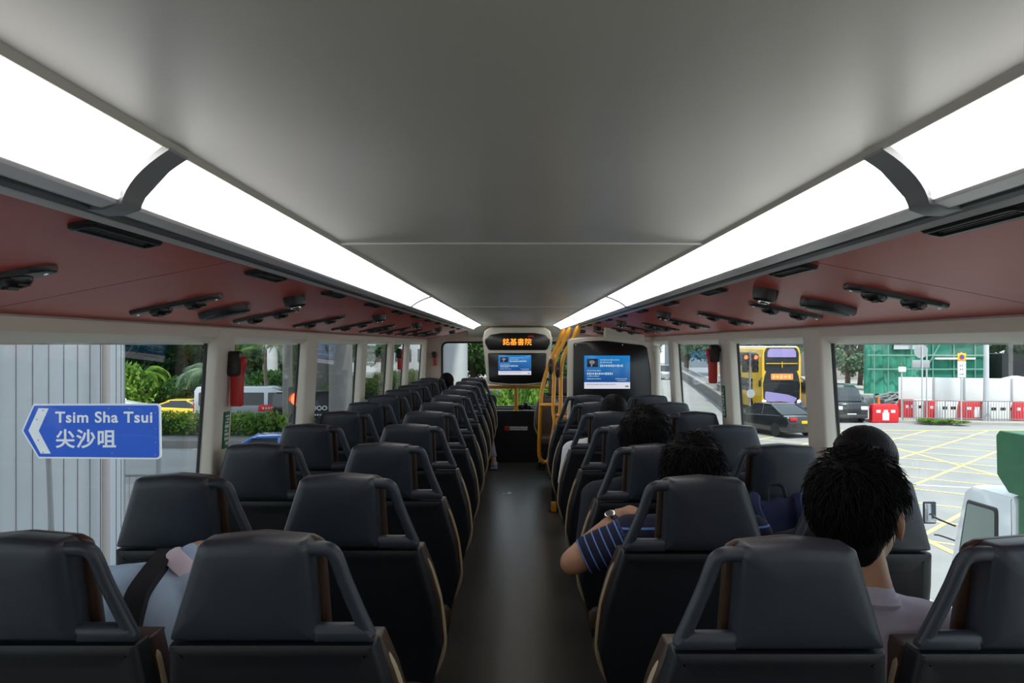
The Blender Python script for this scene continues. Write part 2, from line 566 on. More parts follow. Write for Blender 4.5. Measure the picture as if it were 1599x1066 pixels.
# ================================================================== ceiling lamps
def ceiling_lamp(s, y0, y1, label):
    t = thing('ceiling_lamp', (s * 0.48, y0, 1.74), label, 'lamp', 'curved strip lamps along the ceiling edges')
    base = Vector(t.location)
    mb = MB()
    arc = []
    for k in range(9):
        a = k / 8
        p = Vector((0.432, 1.738)) * (1 - a) ** 2 + Vector((0.500, 1.716)) * 2 * a * (1 - a) * 1.0 + Vector((0.527, 1.688)) * a ** 2
        arc.append((p.x, p.y))
    o = arc + [(0.531, 1.735), (0.45, 1.748)]
    def skw(i, y): return 0.085 * min(i, 8) / 8 * (1.0 if abs(y - 1.0) < 0.1 and i < 9 else 0.0) if i < 9 else (0.0 if i == 10 else (0.085 if abs(y - 1.0) < 0.1 else 0.0))
    r = [[Vector((s * a, y + skw(i, y), b)) - base for i, (a, b) in enumerate(o)] for y in np.linspace(y0, y1, 5)]
    mb.ring_loft(r)
    mb.build('diffuser', 'lamp', t)
    mb = MB()
    arc2 = [(a - 0.0035 * (1 - i / 12), b - 0.0045) for i, (a, b) in enumerate(arc)]
    o = arc2 + [(0.556, 1.678), (0.58, 1.678), (0.56, 1.70)] + [(0.535, 1.74), (0.42, 1.752)]
    wdt = 0.055
    if y0 > 3: wdt = 0.012
    rr = []
    for y, ins in ((y0 - wdt, 0.0), (y0, 0.0)):
        rr.append([Vector((s * a, y + ((0.085 * i / 8 if i < 9 else (0.10 if i < 12 else (0.085 if i == 12 else 0.0))) if wdt > .03 else 0), b)) - base for i, (a, b) in enumerate(o)])
    mb.ring_loft(rr)
    mb.build('joint_ring', 'ring_grey' if wdt > 0.03 else 'rail_dark', t, label='dark grey joint ring')
    return t
for s, sd in ((-1, 'on the blue-sign side'), (1, 'on the stair side')):
    for (a, b, w_) in ((Y0 + 0.1, 0.985, 'nearest the camera'), (1.045, 4.05, 'second from the camera'), (4.07, 7.03, 'third from the camera'), (7.05, 10.0, 'beside the front screen')):
        w_ = w_.replace('nearest the camera', 'directly beside the camera')
        ceiling_lamp(s, a, b, 'glowing white curved ceiling strip lamp %s, %s' % (sd, w_))

# ================================================================== fittings on the red panels
def panel(s, ax, y):
    return Vector((s * ax, y, 1.797 - 0.1965 * ax))
def panel_rot(s):     # local z points down and inward out of the panel, x along the slope
    xa = Vector((s * 1.0, 0, -0.1965)).normalized()
    ya = Vector((0, 1, 0))
    za = xa.cross(ya)
    if za.z > 0: ya = -ya; za = xa.cross(ya)
    return Matrix((xa, ya, za)).transposed()
SIDE = {-1: 'on the blue-sign side', 1: 'on the stair side'}
ORD = ['first', 'second', 'third', 'fourth', 'fifth', 'sixth', 'seventh', 'eighth', 'ninth', 'tenth', 'eleventh', 'twelfth']

def fitting(name, s, ax, y, label, cat, group):
    t = thing(name, panel(s, ax, y), label, cat, group)
    t.rotation_euler = panel_rot(s).to_euler()
    return t
def slot_vent(s, ax, y, label):
    t = fitting('slot_vent', s, ax, y, label, 'vent', 'narrow slot vents along the lamp rail')
    mb = MB()
    o = rpoly([(-0.021, -0.12), (0.021, -0.12), (0.021, 0.12), (-0.021, 0.12)], 0.016, 4)
    i = offset(o, 0.010)
    r = [[FZ(a, b, -0.004) for a, b in o], [FZ(a, b, 0.007) for a, b in o], [FZ(a, b, 0.010) for a, b in offset(o, 0.004)], [FZ(a, b, 0.010) for a, b in i], [FZ(a, b, 0.002) for a, b in i]]
    mb.ring_loft(r)
    mb.build('vent_frame', 'black_plastic', t)
    mb = MB()
    for k in (-1, 0, 1):
        mb.box((k * 0.006, 0, 0.004), (0.0018, 0.19, 0.006))
    mb.build('vent_louvre', 'rail_dark', t)
    return t
def air_bar(s, ax, y, label):
    t = fitting('air_nozzle_bar', s, ax, y, label, 'air nozzle', 'twin air nozzle bars over the seats')
    mb = MB()
    o = rpoly([(-0.125, -0.016), (-0.10, -0.030), (0.10, -0.030), (0.125, -0.016), (0.125, 0.016), (0.10, 0.030), (-0.10, 0.030), (-0.125, 0.016)], 0.012, 3)
    mb.slab(o, [(-0.004, 0), (0.006, 0), (0.011, 0.003), (0.012, 0.007)], FZ)
    mb.build('bar_plate', 'black_plastic', t)
    for k in (-0.052, 0.045):
        mb = MB()
        mb.lathe([(0.030, 0.010), (0.030, 0.016), (0.024, 0.024), (0.020, 0.020), (0.006, 0.018)], 18, Matrix.Translation((k, 0, 0)))
        nz = mb.build('air_nozzle', 'black_gloss', t)
        mb = MB()
        mb.box((k + 0.006, 0, 0.024), (0.008, 0.034, 0.010), 0.003)
        mb.build('nozzle_tab', 'black_plastic', nz)
    for k in (-0.108, 0.108):
        mb = MB(); mb.lathe([(0.005, 0.010), (0.004, 0.014), (0.0005, 0.015)], 10, Matrix.Translation((k, 0, 0)))
        mb.build('screw', 'chrome', t)
    return t
def oval_speaker(s, ax, y, label):
    t = fitting('oval_speaker', s, ax, y, label, 'speaker', 'oval ceiling speakers')
    mb = MB()
    o = [(0.082 * math.cos(k * 2 * PI / 28), 0.058 * math.sin(k * 2 * PI / 28)) for k in range(28)]
    mb.slab(o, [(-0.004, 0), (0.016, 0), (0.024, 0.006)], FZ)
    mb.build('speaker_case', 'black_plastic', t)
    mb = MB()
    mb.slab(offset(o, 0.016), [(0.020, 0), (0.0275, 0.002), (0.029, 0.02)], FZ)
    mb.build('speaker_grille', 'rail_dark', t)
    return t
def spot(s, ax, y, label):
    t = fitting('dome_camera', s, ax, y, label, 'camera', 'small black domes along the red panels')
    mb = MB()
    mb.lathe([(0.036, -0.004), (0.036, 0.012), (0.033, 0.030), (0.026, 0.036), (0.001, 0.037)], 20)
    mb.build('dome_body', 'black_plastic', t)
    mb = MB()
    mb.box((0, 0, 0.036), (0.030, 0.034, 0.012), 0.006)
    mb.build('dome_lens', 'chrome', t, label='shiny lens')
    return t
for s in (-1, 1):
    y = 1.28 if s < 0 else 1.14
    for k in range(11):
        slot_vent(s, 0.628 if s < 0 else 0.622, y + k * 0.757, 'narrow black slot vent by the lamp rail %s, %s from the camera' % (SIDE[s], ORD[k]))
    y = 1.43 if s < 0 else 1.17
    for k in range(10):
        air_bar(s, 0.935 if s < 0 else 0.90, y + k * 0.812, 'black twin air nozzle bar %s, %s from the camera' % (SIDE[s], ORD[k]))
    y = 2.61 if s < 0 else 2.41
    for k in range(3):
        oval_speaker(s, 0.935 if s < 0 else 0.90, y + k * 2.97, 'black oval ceiling speaker %s, %s from the camera' % (SIDE[s], ORD[k]))
    y = 2.65 if s < 0 else 2.37
    for k in range(5):
        spot(s, 0.725 if s < 0 else 0.705, y + k * 1.63, 'small black dome on the red panel %s, %s from the camera' % (SIDE[s], ORD[k]))
# ================================================================== seats
def lean(z):
    return 0.02 + (1.13 - z) * 0.20
def FL(a, b, d): return Vector((a, lean(b) + d, b))
def make_seat(s, aisle, name='bus_seat'):
    """s = side the grab handle is on (towards the aisle); aisle seats flare out on that side"""
    t = bpy.data.objects.new(name, None)
    t.empty_display_size = 0.1
    COL.objects.link(t)
    X = lambda pts: [(s * a, b) for a, b in pts]
    hs = rpoly(X([(-0.205, 0.905), (0.092, 0.905), (0.088, 1.102), (0.075, 1.116), (-0.02, 1.124), (-0.118, 1.116), (-0.132, 1.108)]), [0.01, 0.004, 0.012, 0.02, 0.1, 0.02, 0.02], 4)
    # rear shell, upper half: convex
    mb = MB()
    mb.slab(hs, [(-0.012, 0.075), (-0.010, 0.035), (-0.004, 0.012), (0.003, 0.003), (0.012, 0.0), (0.062, 0.0), (0.070, 0.004)], FL)
    mb.build('headrest_shell', 'shell_grey', t, 50)
    # upholstered headrest in front of it
    mb = MB()
    hc = rpoly(X([(-0.195, 0.91), (0.108, 0.91), (0.103, 1.10), (0.078, 1.114), (-0.02, 1.123), (-0.112, 1.114), (-0.128, 1.105)]), [0.02, 0.01, 0.02, 0.02, 0.1, 0.02, 0.02], 4)
    mb.slab(hc, [(0.060, 0.012), (0.064, 0.003), (0.070, 0.0), (0.090, 0.002), (0.108, 0.012), (0.118, 0.03), (0.122, 0.06)], FL)
    mb.build('headrest_cushion', 'leather_brown', t, 50)
    # grab handle
    mb = MB()
    pts = [(0.082, 1.098), (0.112, 1.098), (0.128, 1.092), (0.138, 1.076), (0.152, 1.03), (0.176, 0.965), (0.196, 0.915)]
    P3 = [Vector((s * a, lean(b) + 0.018, b)) for a, b in pts]
    mb.tube(spline(P3, 4), [0.0155] * 25, 10, flat=1.0)
    foot = rpoly(X([(0.088, 0.904), (0.207, 0.904), (0.206, 0.916), (0.196, 0.930), (0.088, 0.930)]), [0.004, 0.010, 0.004, 0.010, 0.004], 3)
    mb.slab(foot, [(0.0, 0.006), (0.004, 0.0), (0.034, 0.0), (0.040, 0.006)], FL)
    mb.tube([Vector((s * 0.086, lean(0.925) + 0.018, 0.925)), Vector((s * 0.192, lean(0.925) + 0.018, 0.925))], 0.0165, 10)
    mb.build('grab_handle', 'shell_grey', t, 50)
    # rear shell, lower half
    fl = 1.0 if aisle else 0.15
    mb = MB()
    bs = rpoly(X([(-0.206, 0.899), (-0.214, 0.80), (-0.218, 0.60), (-0.205, 0.40), (0.205 + 0.02 * fl, 0.40), (0.222 + 0.046 * fl, 0.58), (0.222 + 0.032 * fl, 0.72), (0.216 + 0.012 * fl, 0.82), (0.208, 0.899)]), [0.006, 0.05, 0.1, 0.04, 0.04, 0.1, 0.1, 0.05, 0.006], 4)
    mb.slab(bs, [(0.010, 0.055), (0.004, 0.028), (0.0, 0.012), (0.004, 0.003), (0.012, 0.0), (0.060, 0.0)], FL)
    mb.build('back_shell', 'shell_dark', t, 50)
    mb = MB()
    e = 0.006
    bc = rpoly(X([(-0.200, 0.90), (-0.212, 0.80), (-0.214, 0.60), (-0.200, 0.46), (0.20 + 0.02 * fl, 0.46), (0.222 + 0.052 * fl, 0.58), (0.224 + 0.040 * fl, 0.72), (0.219 + 0.020 * fl, 0.82), (0.212, 0.895)]), [0.006, 0.05, 0.1, 0.04, 0.04, 0.1, 0.1, 0.05, 0.006], 4)
    mb.slab(bc, [(0.055, 0.01), (0.060, 0.002), (0.070, 0.0), (0.120, 0.0), (0.145, 0.012), (0.155, 0.04)], FL)
    mb.build('back_cushion', 'leather_brown', t, 50)
    # beige side trim on the aisle edge, with its brown cap
    mb = MB()
    ed = [(0.214, 0.86), (0.217 + 0.018 * fl, 0.82), (0.224 + 0.036 * fl, 0.72), (0.223 + 0.048 * fl, 0.60), (0.219 + 0.042 * fl, 0.53), (0.207 + 0.022 * fl, 0.46)]
    P3 = spline([Vector((s * a, lean(b) + 0.072, b)) for a, b in ed], 4)
    mb.tube(P3, [0.004] + [0.0085] * (len(P3) - 2) + [0.005], 8)
    mb.build('side_trim', 'leather_beige', t, label='beige leather edge strip')
    # seat pan and cushion
    mb = MB()
    w0, w1 = -0.205, 0.215 + 0.02 * fl
    oc = rpoly(X([(w0, 0.14), (w1, 0.14), (w1, 0.56), (w1 - 0.03, 0.60), (w0 + 0.02, 0.60), (w0, 0.56)]), 0.03, 4)
    mb.slab(oc, [(0.385, 0.015), (0.395, 0.0), (0.455, 0.0), (0.475, 0.012), (0.482, 0.05)], FZ)
    mb.build('seat_cushion', 'leather_brown', t, 50)
    mb = MB()
    mb.slab(offset(oc if area2(oc) > 0 else oc[::-1], 0.012), [(0.345, 0.02), (0.355, 0.0), (0.392, 0.0)], FZ)
    mb.build('seat_pan', 'shell_dark', t)
    mb = MB()
    xx = s * (0.06 if aisle else -0.02)
    mb.box((xx, 0.36, 0.178), (0.05, 0.26, 0.345), 0.012)
    mb.box((xx, 0.36, 0.012), (0.09, 0.34, 0.024), 0.006)
    mb.build('pedestal', 'pedestal', t)
    return t

LROW = [1.607 + 0.763 * k for k in range(9)] + [8.55, 9.42]
RROW = [1.562 + 0.768 * k for k in range(7)]
SEAT_GROUP = 'grey backed passenger seats in pairs'
ROWW = ['row closest to the camera', 'second row from the camera', 'third row from the camera', 'fourth row from the camera', 'fifth row from the camera', 'sixth row from the camera',
        'seventh row from the camera', 'eighth row from the camera', 'third row from the windscreen', 'second row from the windscreen', 'row facing the windscreen']
ROWW[0] = 'row just before the camera'
proto = {}
SEAT = {}
for s, rows, sd in ((1, LROW, 'on the blue-sign side'), (-1, RROW, 'on the stair side')):
    for aisle in (True, False):
        x = (0.505 if aisle else 0.982) * -s
        for k, y in enumerate(rows):
            lab = 'grey %s seat %s, %s' % ('aisle' if aisle else 'window', sd, ROWW[k])
            if (s, aisle) not in proto:
                r = make_seat(s, aisle); proto[(s, aisle)] = r
                r.location = (x, y - 0.02, 0)
            else:
                r = dup(proto[(s, aisle)], (x, y - 0.02, 0))
            tag(r, lab, 'seat', SEAT_GROUP)
            SEAT[(s, aisle, k)] = r
# front seat beside the stair rails, brown leather towards the camera
r = make_seat(1, True)
r.location = (0.47, 9.72, 0); r.rotation_euler = (0, 0, PI)
tag(r, 'brown leather faced seat behind the yellow stair rails at the front', 'seat', SEAT_GROUP)
# ================================================================== front end fittings
# destination sign and television housing on the windscreen
def glyph_row(mb, x0, x1, z, h, y, seed):
    """a line of small type too fine to read, as short marks"""
    rg = random.Random(seed); x = x0
    while x < x1 - h * 0.4:
        w = h * rg.uniform(0.35, 0.8)
        mb.box((x + w / 2, y, z), (w, 0.0015, h * rg.uniform(0.55, 1.0)))
        x += w + h * 0.28
def screen(parent, x0, x1, z0, z1, y):
    W, H = x1 - x0, z1 - z0
    sx = lambda f: x0 + f * W
    sz = lambda f: z1 - f * H
    mb = MB(); mb.box(((x0 + x1) / 2, y, (z0 + z1) / 2), (W, 0.006, H), 0.001); sc = mb.build('screen', 'screen_blue', parent)
    mb = MB(); mb.box(((x0 + x1) / 2, y - 0.004, sz(0.90)), (W, 0.003, H * 0.195)); mb.build('screen_footer', 'screen_white', sc)
    mb = MB(); mb.box((sx(0.18), y - 0.004, sz(0.22)), (W * 0.24, 0.002, H * 0.25), 0.001); mb.build('screen_photo', 'screen_dark', sc)
    mb = MB(); mb.ell((sx(0.17), y - 0.005, sz(0.20)), (W * 0.06, 0.001, H * 0.06)); mb.box((sx(0.16), y - 0.005, sz(0.29)), (W * 0.03, 0.001, H * 0.08)); mb.build('screen_photo_detail', 'screen_grey', sc)
    mb = MB()
    glyph_row(mb, sx(0.35), sx(0.78), sz(0.13), H * 0.05, y - 0.004, 1)
    glyph_row(mb, sx(0.35), sx(0.62), sz(0.205), H * 0.05, y - 0.004, 2)
    glyph_row(mb, sx(0.06), sx(0.36), sz(0.455), H * 0.045, y - 0.004, 3)
    glyph_row(mb, sx(0.06), sx(0.33), sz(0.62), H * 0.04, y - 0.004, 4)
    glyph_row(mb, sx(0.06), sx(0.38), sz(0.70), H * 0.04, y - 0.004, 5)
    glyph_row(mb, sx(0.68), sx(0.95), sz(0.70), H * 0.035, y - 0.004, 6)
    glyph_row(mb, sx(0.72), sx(0.92), sz(0.75), H * 0.03, y - 0.004, 7)
    mb.build('screen_text', 'screen_text', sc)
    mb = MB()
    glyph_row(mb, sx(0.35), sx(0.87), sz(0.305), H * 0.075, y - 0.004, 8)
    glyph_row(mb, sx(0.06), sx(0.63), sz(0.545), H * 0.075, y - 0.004, 9)
    mb.build('screen_headline', 'screen_bright', sc)
    mb = MB()
    glyph_row(mb, sx(0.05), sx(0.70), sz(0.87), H * 0.03, y - 0.006, 10)
    mb.box((sx(0.93), y - 0.006, sz(0.925)), (W * 0.07, 0.001, H * 0.05))
    mb.build('screen_small_print', 'screen_grey', sc)
    return sc

t = thing('front_display', (0, 10.1, 1.70), 'cream front housing with LED destination board above a television, over the windscreen', 'display')
B = Vector(t.location)
FB = lambda a, b, d: Vector((a, d, b)) - B
mb = MB()
o = rpoly([(-0.40, 1.40), (-0.36, 1.03), (-0.12, 1.008), (0.12, 1.008), (0.37, 1.03), (0.41, 1.40), (0.425, 1.56), (0.40, 1.66), (0.33, 1.712), (-0.33, 1.712), (-0.395, 1.66), (-0.415, 1.56)], [0.02, 0.05, 0.2, 0.2, 0.05, 0.02, 0.03, 0.06, 0.08, 0.08, 0.06, 0.03], 5)
mb.slab(o, [(9.93, 0.012), (9.94, 0.004), (9.96, 0), (10.60, 0.0)], FB)
mb.build('display_housing', 'cream', t)
mb = MB()
o = rpoly([(-0.345, 1.435), (0.36, 1.435), (0.395, 1.52), (0.392, 1.56), (0.34, 1.618), (0.2, 1.642), (-0.18, 1.642), (-0.325, 1.618), (-0.385, 1.56), (-0.385, 1.52)], [0.05, 0.05, 0.03, 0.02, 0.03, 0.2, 0.2, 0.03, 0.02, 0.03], 5)
mb.slab(o, [(9.918, 0.008), (9.922, 0.0), (9.95, 0.0)], FB)
mb.build('destination_board', 'black_gloss', t)
text('destination_lettering', '銘基書院', 0.088, 'led_amber', t, Vector((0.0, 9.914, 1.527)) - B, bold=0.0)
text('stopping_lettering', '▪▪▪▪', 0.034, 'led_red', t, Vector((0.165, 9.914, 1.603)) - B, bold=0.0006)
mb = MB()
o = rpoly([(-0.352, 1.40), (-0.335, 1.055), (-0.1, 1.032), (0.1, 1.032), (0.335, 1.055), (0.352, 1.40)], [0.02, 0.04, 0.2, 0.2, 0.04, 0.02], 5)
mb.slab(o, [(9.918, 0.008), (9.922, 0.0), (9.95, 0.0)], FB)
mb.build('television_panel', 'black_gloss', t)
screen(t, -0.226, 0.168, 1.138 - 0, 1.374, 9.915)
for ch in [c for c in COL.objects if c.parent is not None and (c.name.startswith('screen'))]:
    pass
sc_root = [c for c in COL.objects if c.parent == t and c.name.split('.')[0] == 'screen'][0]
sc_root.location = -B
text('plate_lettering', 'UA 8969', 0.050, 'purple_ink', t, Vector((-0.012, 9.937, 1.676)) - B, bold=0.0006, spacing=1.1)

# yellow guard rail across the windscreen
t = thing('windscreen_rail', (0, 10.4, 0.68), 'yellow guard rail with a centre post across the windscreen', 'rail')
B = Vector(t.location)
mb = MB(); mb.tube([Vector((-0.93, 10.42, 0.965)) - B, Vector((0.93, 10.42, 0.965)) - B], 0.021, 12); mb.build('cross_bar', 'yellow_rail', t)
for x, r in ((-0.012, 0.026), ):
    mb = MB(); mb.tube([Vector((x, 10.42, 0.66)) - B, Vector((x, 10.42, 1.03)) - B], r, 12); mb.lathe([(0.045, 0), (0.045, 0.01), (0.03, 0.018)], 16, Matrix.Translation(Vector((x, 10.42, 0.664)) - B)); mb.build('rail_post', 'yellow_rail', t)
for x in (-0.92, 0.92):
    mb = MB(); mb.tube([Vector((x, 10.42, 0.965)) - B, Vector((x, 10.64, 0.965)) - B], 0.02, 10); mb.build('wall_bracket', 'yellow_rail', t)
# camera-like black gadget on the dash
t = thing('dash_gadget', (0.085, 10.46, 0.675), 'small black gadget lying on the dash beside the yellow post', 'gadget')
mb = MB(); mb.ell((-0.03, 0, 0.035), (0.05, 0.04, 0.036)); mb.ell((0.03, 0, 0.05), (0.035, 0.035, 0.045)); mb.ell((0.075, 0.01, 0.03), (0.03, 0.03, 0.03)); mb.build('gadget_body', 'black_plastic', t)
mb = MB(); mb.lathe([(0.02, 0), (0.02, 0.012), (0.015, 0.016)], 14, Matrix.Translation((0.03, -0.03, 0.055)) @ Matrix.Rotation(PI / 2, 4, 'X')); mb.build('gadget_lens', 'black_gloss', t)
# warning sticker on the dash front
t = thing('dash_sticker', (0, 10.43, 0.44), 'red and white printed sticker on the black front panel', 'sticker')
B = Vector(t.location)
def dsh(z): return 10.45 - (z - 0.35) * 0.103 - 0.003
mb = MB(); mb.slab([(-0.155, 0.418), (0.135, 0.418), (0.135, 0.470), (-0.155, 0.470)], [(-0.003, 0), (0.002, 0)], lambda a, b, d: Vector((a, dsh(b) + d, b)) - B); mb.build('sticker_sheet', 'grey_ink', t)
mb = MB(); mb.slab([(-0.15, 0.422), (-0.10, 0.422), (-0.10, 0.466), (-0.15, 0.466)], [(-0.005, 0), (0.0, 0)], lambda a, b, d: Vector((a, dsh(b) + d, b)) - B); mb.build('red_mark', 'red_plastic', t)
mb = MB(); glyph_row(mb, -0.085, 0.125, 0.455, 0.018, 0, 21); glyph_row(mb, -0.085, 0.125, 0.431, 0.016, 0, 22); q = mb.build('sticker_lettering', 'white_paint', t); q.location = (0, dsh(0.44) - 0.005 - B.y, -B.z)

# patch of light on the aisle floor, painted as thin white pieces
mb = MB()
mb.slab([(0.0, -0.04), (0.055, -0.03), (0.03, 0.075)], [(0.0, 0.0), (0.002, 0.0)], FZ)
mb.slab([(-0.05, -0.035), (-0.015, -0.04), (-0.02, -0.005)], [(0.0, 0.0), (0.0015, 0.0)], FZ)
o = mb.build('floor_light_patch', 'light_patch'); o.location = (-0.11, 8.35, 0.0005)
tag(o, 'small white triangular painted patch of light on the grey aisle floor', 'light_patch')

# stair partition with the large television
t = thing('stair_partition', (0.78, 7.05, 0), 'tall cream framed partition with a large black television in front of the stairs', 'partition')
B = Vector(t.location)
FB = lambda a, b, d: Vector((a, d, b)) - B
mb = MB()
o = rpoly([(0.415, 0.0), (1.19, 0.0), (1.175, 1.30), (1.165, 1.515), (1.12, 1.53), (0.70, 1.572), (0.52, 1.560), (0.425, 1.545)], [0.0, 0.0, 0.02, 0.03, 0.03, 0.2, 0.05, 0.03], 5)
mb.slab(o, [(7.0, 0.008), (7.008, 0.0), (7.07, 0.0)], FB)
mb.build('partition_frame', 'cream', t)
mb = MB()
o = rpoly([(0.462, 0.45), (1.145, 0.45), (1.128, 1.25), (1.095, 1.475), (1.06, 1.495), (0.72, 1.535), (0.58, 1.530), (0.474, 1.512)], [0.02, 0.02, 0.1, 0.02, 0.03, 0.3, 0.05, 0.02], 5)
mb.slab(o, [(6.984, 0.008), (6.99, 0.0), (7.005, 0.0)], FB)
mb.build('television_panel', 'black_gloss', t)
sc_ = screen(t, 0.563, 0.950, 1.128, 1.408, 6.98); sc_.location = -B
for (x, z) in ((0.49, 1.497), (0.886, 1.50)):
    mb = MB(); mb.lathe([(0.006, 0), (0.005, 0.004), (0.001, 0.005)], 10, Matrix.Translation(Vector((x, 6.985, z)) - B) @ Matrix.Rotation(PI / 2, 4, 'X')); mb.build('screw', 'chrome', t)
mb = MB(); mb.slab(rpoly([(0.73, 1.555), (1.07, 1.535), (1.07, 1.582), (1.03, 1.592), (0.74, 1.650)], 0.008, 3), [(6.93, 0.006), (6.94, 0.0), (7.06, 0.0)], FB); mb.build('header_box', 'cream', t)
mb = MB(); mb.tube(spline([Vector((1.155, 6.97, 1.465)) - B, Vector((1.175, 6.96, 1.44)) - B, Vector((1.182, 6.96, 1.2)) - B, Vector((1.188, 6.96, 0.75)) - B], 6), 0.026, 12); mb.build('corner_tube', 'cream', t)
mb = MB(); mb.box(Vector((0.56, 8.05, 0.42)) - B, (0.03, 1.8, 0.84), 0.01); mb.build('stair_side_panel', 'dash_black', t)

# yellow stair rails
def handrail(pts, label, r=0.019, extra=None, top=True):
    P_ = [Vector(p) for p in pts]
    t = thing('stair_handrail', (P_[-1].x, P_[-1].y, P_[-1].z), label, 'handrail', 'yellow handrails round the stairs')
    B = Vector(t.location)
    mb = MB(); sp = spline([p - B for p in P_], 7); mb.tube(sp, r, 12); mb.build('rail_tube', 'yellow_rail', t)
    if top:
        d = (sp[0] - sp[3]).normalized()
        mb = MB(); mb.tube([sp[0] - d * 0.09, sp[0] - d * 0.07, sp[0] - d * 0.02, sp[0] + d * 0.02], [r, r * 1.35, r * 1.3, r * 0.6], 12); mb.build('rail_socket', 'yellow_rail', t)
    for e in extra or []:
        mb = MB(); mb.tube(spline([Vector(p) - B for p in e], 5), r * 0.95, 10); mb.build('rail_arm', 'yellow_rail', t)
    return t
def px3(l): return [tuple(at(*p)) for p in l]
handrail(px3([(880, 516, 8.0), (872, 535, 8.0), (858, 566, 8.0), (847, 605, 8.0), (844, 640, 8.0), (842, 700, 8.0), (844, 716, 8.0), (851, 722, 8.0)]), 'yellow stair handrail standing closest to the aisle, curved to the ceiling',
         extra=[px3([(844, 632, 8.0), (868, 632, 7.8), (890, 633, 7.6)])])
handrail(px3([(889, 514, 7.75), (880, 534, 7.75), (867, 562, 7.75), (865, 600, 7.75), (864, 640, 7.7), (866, 660, 7.6), (861, 690, 7.6), (857, 716, 7.6), (852, 722, 7.6)]), 'yellow stair handrail in the middle of the three curved ones')
handrail(px3([(904, 510, 7.45), (896, 527, 7.45), (881, 554, 7.45), (876, 582, 7.45), (875, 636, 7.4), (870, 662, 7.4), (866, 700, 7.4)]), 'yellow stair handrail beside the large television partition',
         extra=[px3([(870, 648, 7.4), (884, 651, 7.3), (895, 650, 7.3)]), px3([(876, 655, 7.35), (884, 640, 7.3), (893, 622, 7.3)])])
for (px, py, Y, w) in ((863, 572, 7.72, 'on the middle yellow rail'), (874, 577, 7.42, 'on the yellow rail beside the television')):
    p = at(px, py, Y)
    t = thing('stop_button', p, 'black oval stop button box ' + w, 'button', 'stop buttons on the stair rails')
    mb = MB(); mb.ell((-0.018, 0, 0), (0.026, 0.024, 0.075)); mb.build('button_case', 'black_plastic', t)
    mb = MB(); mb.lathe([(0.010, 0), (0.008, 0.005), (0.001, 0.006)], 12, Matrix.Translation((-0.018, -0.023, 0.01)) @ Matrix.Rotation(PI / 2, 4, 'X')); mb.build('push_button', 'red_plastic', t)
# dark guard panel between rails and floor
t = thing('stair_guard', (0.36, 7.7, 0), 'dark guard panel and black post at the stair opening', 'panel')
mb = MB(); mb.tube([(-0.03, -0.25, 0.0), (-0.03, -0.25, 0.50)], 0.022, 10); mb.lathe([(0.05, 0), (0.05, 0.012), (0.03, 0.03)], 16, Matrix.Translation((-0.03, -0.25, 0))); mb.build('guard_post', 'black_plastic', t)
mb = MB(); mb.box((0.03, 0.35, 0.47), (0.025, 1.1, 0.94), 0.01); mb.build('guard_panel', 'dash_black', t)
mb = MB(); mb.box((-0.035, -0.30, 0.05), (0.05, 0.04, 0.09), 0.008); mb.build('guard_foot', 'yellow_rail', t, label='yellow foot bracket')

# emergency hammers on the pillars
def hammer(x, y, z, s, label, k=1.0):
    t = thing('emergency_hammer', (x, y, z), label, 'hammer', 'red emergency hammers on the window pillars')
    mb = MB(); mb.box((0, -0.012, 0.065 * k), (0.056 * k, 0.05 * k, 0.10 * k), 0.012 * k)
    mb.box((0, -0.012 - 0.026 * k, 0.04 * k), (0.046 * k, 0.004, 0.004)); mb.box((0, -0.012 - 0.026 * k, 0.055 * k), (0.046 * k, 0.004, 0.004)); mb.box((0, -0.012 - 0.026 * k, 0.07 * k), (0.046 * k, 0.004, 0.004))
    mb.build('hammer_holder', 'black_plastic', t)
    mb = MB()
    o = rpoly([(-0.028, -0.105), (0.016, -0.105), (0.020, 0.02), (0.03, 0.06), (0.034, 0.085), (0.012, 0.095), (-0.028, 0.02)], 0.008, 3)
    mb.slab([(-s * a * k, b * k) for a, b in o], rnd(0.036 * k, 0.006, -0.018 * k), FX)
    hh = mb.build('hammer_handle', 'red_plastic', t)
    hh.location = (-s * 0.012 * k, -0.008, 0)
    mb = MB(); mb.tube([(-s * 0.02 * k, -0.01, 0.085 * k), (s * 0.045 * k, -0.01, 0.085 * k)], 0.010 * k, 10); mb.build('hammer_head', 'black_gloss', t)
    return t
hammer(-1.128, 3.29, 1.36, -1, 'red emergency hammer on the window pillar nearest the blue street sign')
hammer(1.112, 4.70, 1.385, 1, 'red emergency hammer on the pillar beside the yellow bus')
hammer(-1.108, 7.74, 1.36, -1, 'red emergency hammer on the pillar beside the white building', 0.9)
t = hammer(-1.06, 10.59, 1.32, -1, 'small orange hammer on the cream front corner post', 0.8)

# green and white emergency exit labels down the pillars
def pillar_label(s, y, z0, z1, label):
    zc = (z0 + z1) / 2
    xi = wall_x(zc) - 0.055 - 0.002 + 0.001
    t = thing('pillar_label', (s * xi, y, zc), label, 'label')
    mb = MB()
    mb.slab(rpoly([(-0.028, z0 - zc), (0.028, z0 - zc), (0.028, z1 - zc), (-0.028, z1 - zc)], 0.004, 2), [(-0.0015, 0), (0.006, 0)], lambda a, b, d: Vector((s * (d + (wall_x(zc + b) - wall_x(zc))), a, b)))
    mb.build('label_sheet', 'green_label', t)
    mb = MB(); rg = random.Random(3 + int(s)); z = z0 - zc + 0.012
    while z < z1 - zc - 0.015:
        h = rg.uniform(0.006, 0.016)
        for k in (-1, 0, 1):
            if rg.random() < 0.75: mb.box((s * (-0.0025 + (wall_x(zc + z) - wall_x(zc))), k * 0.015, z + h / 2), (0.001, 0.010, h * 0.8))
        z += h + 0.004
    mb.build('label_lettering', 'white_paint', t)
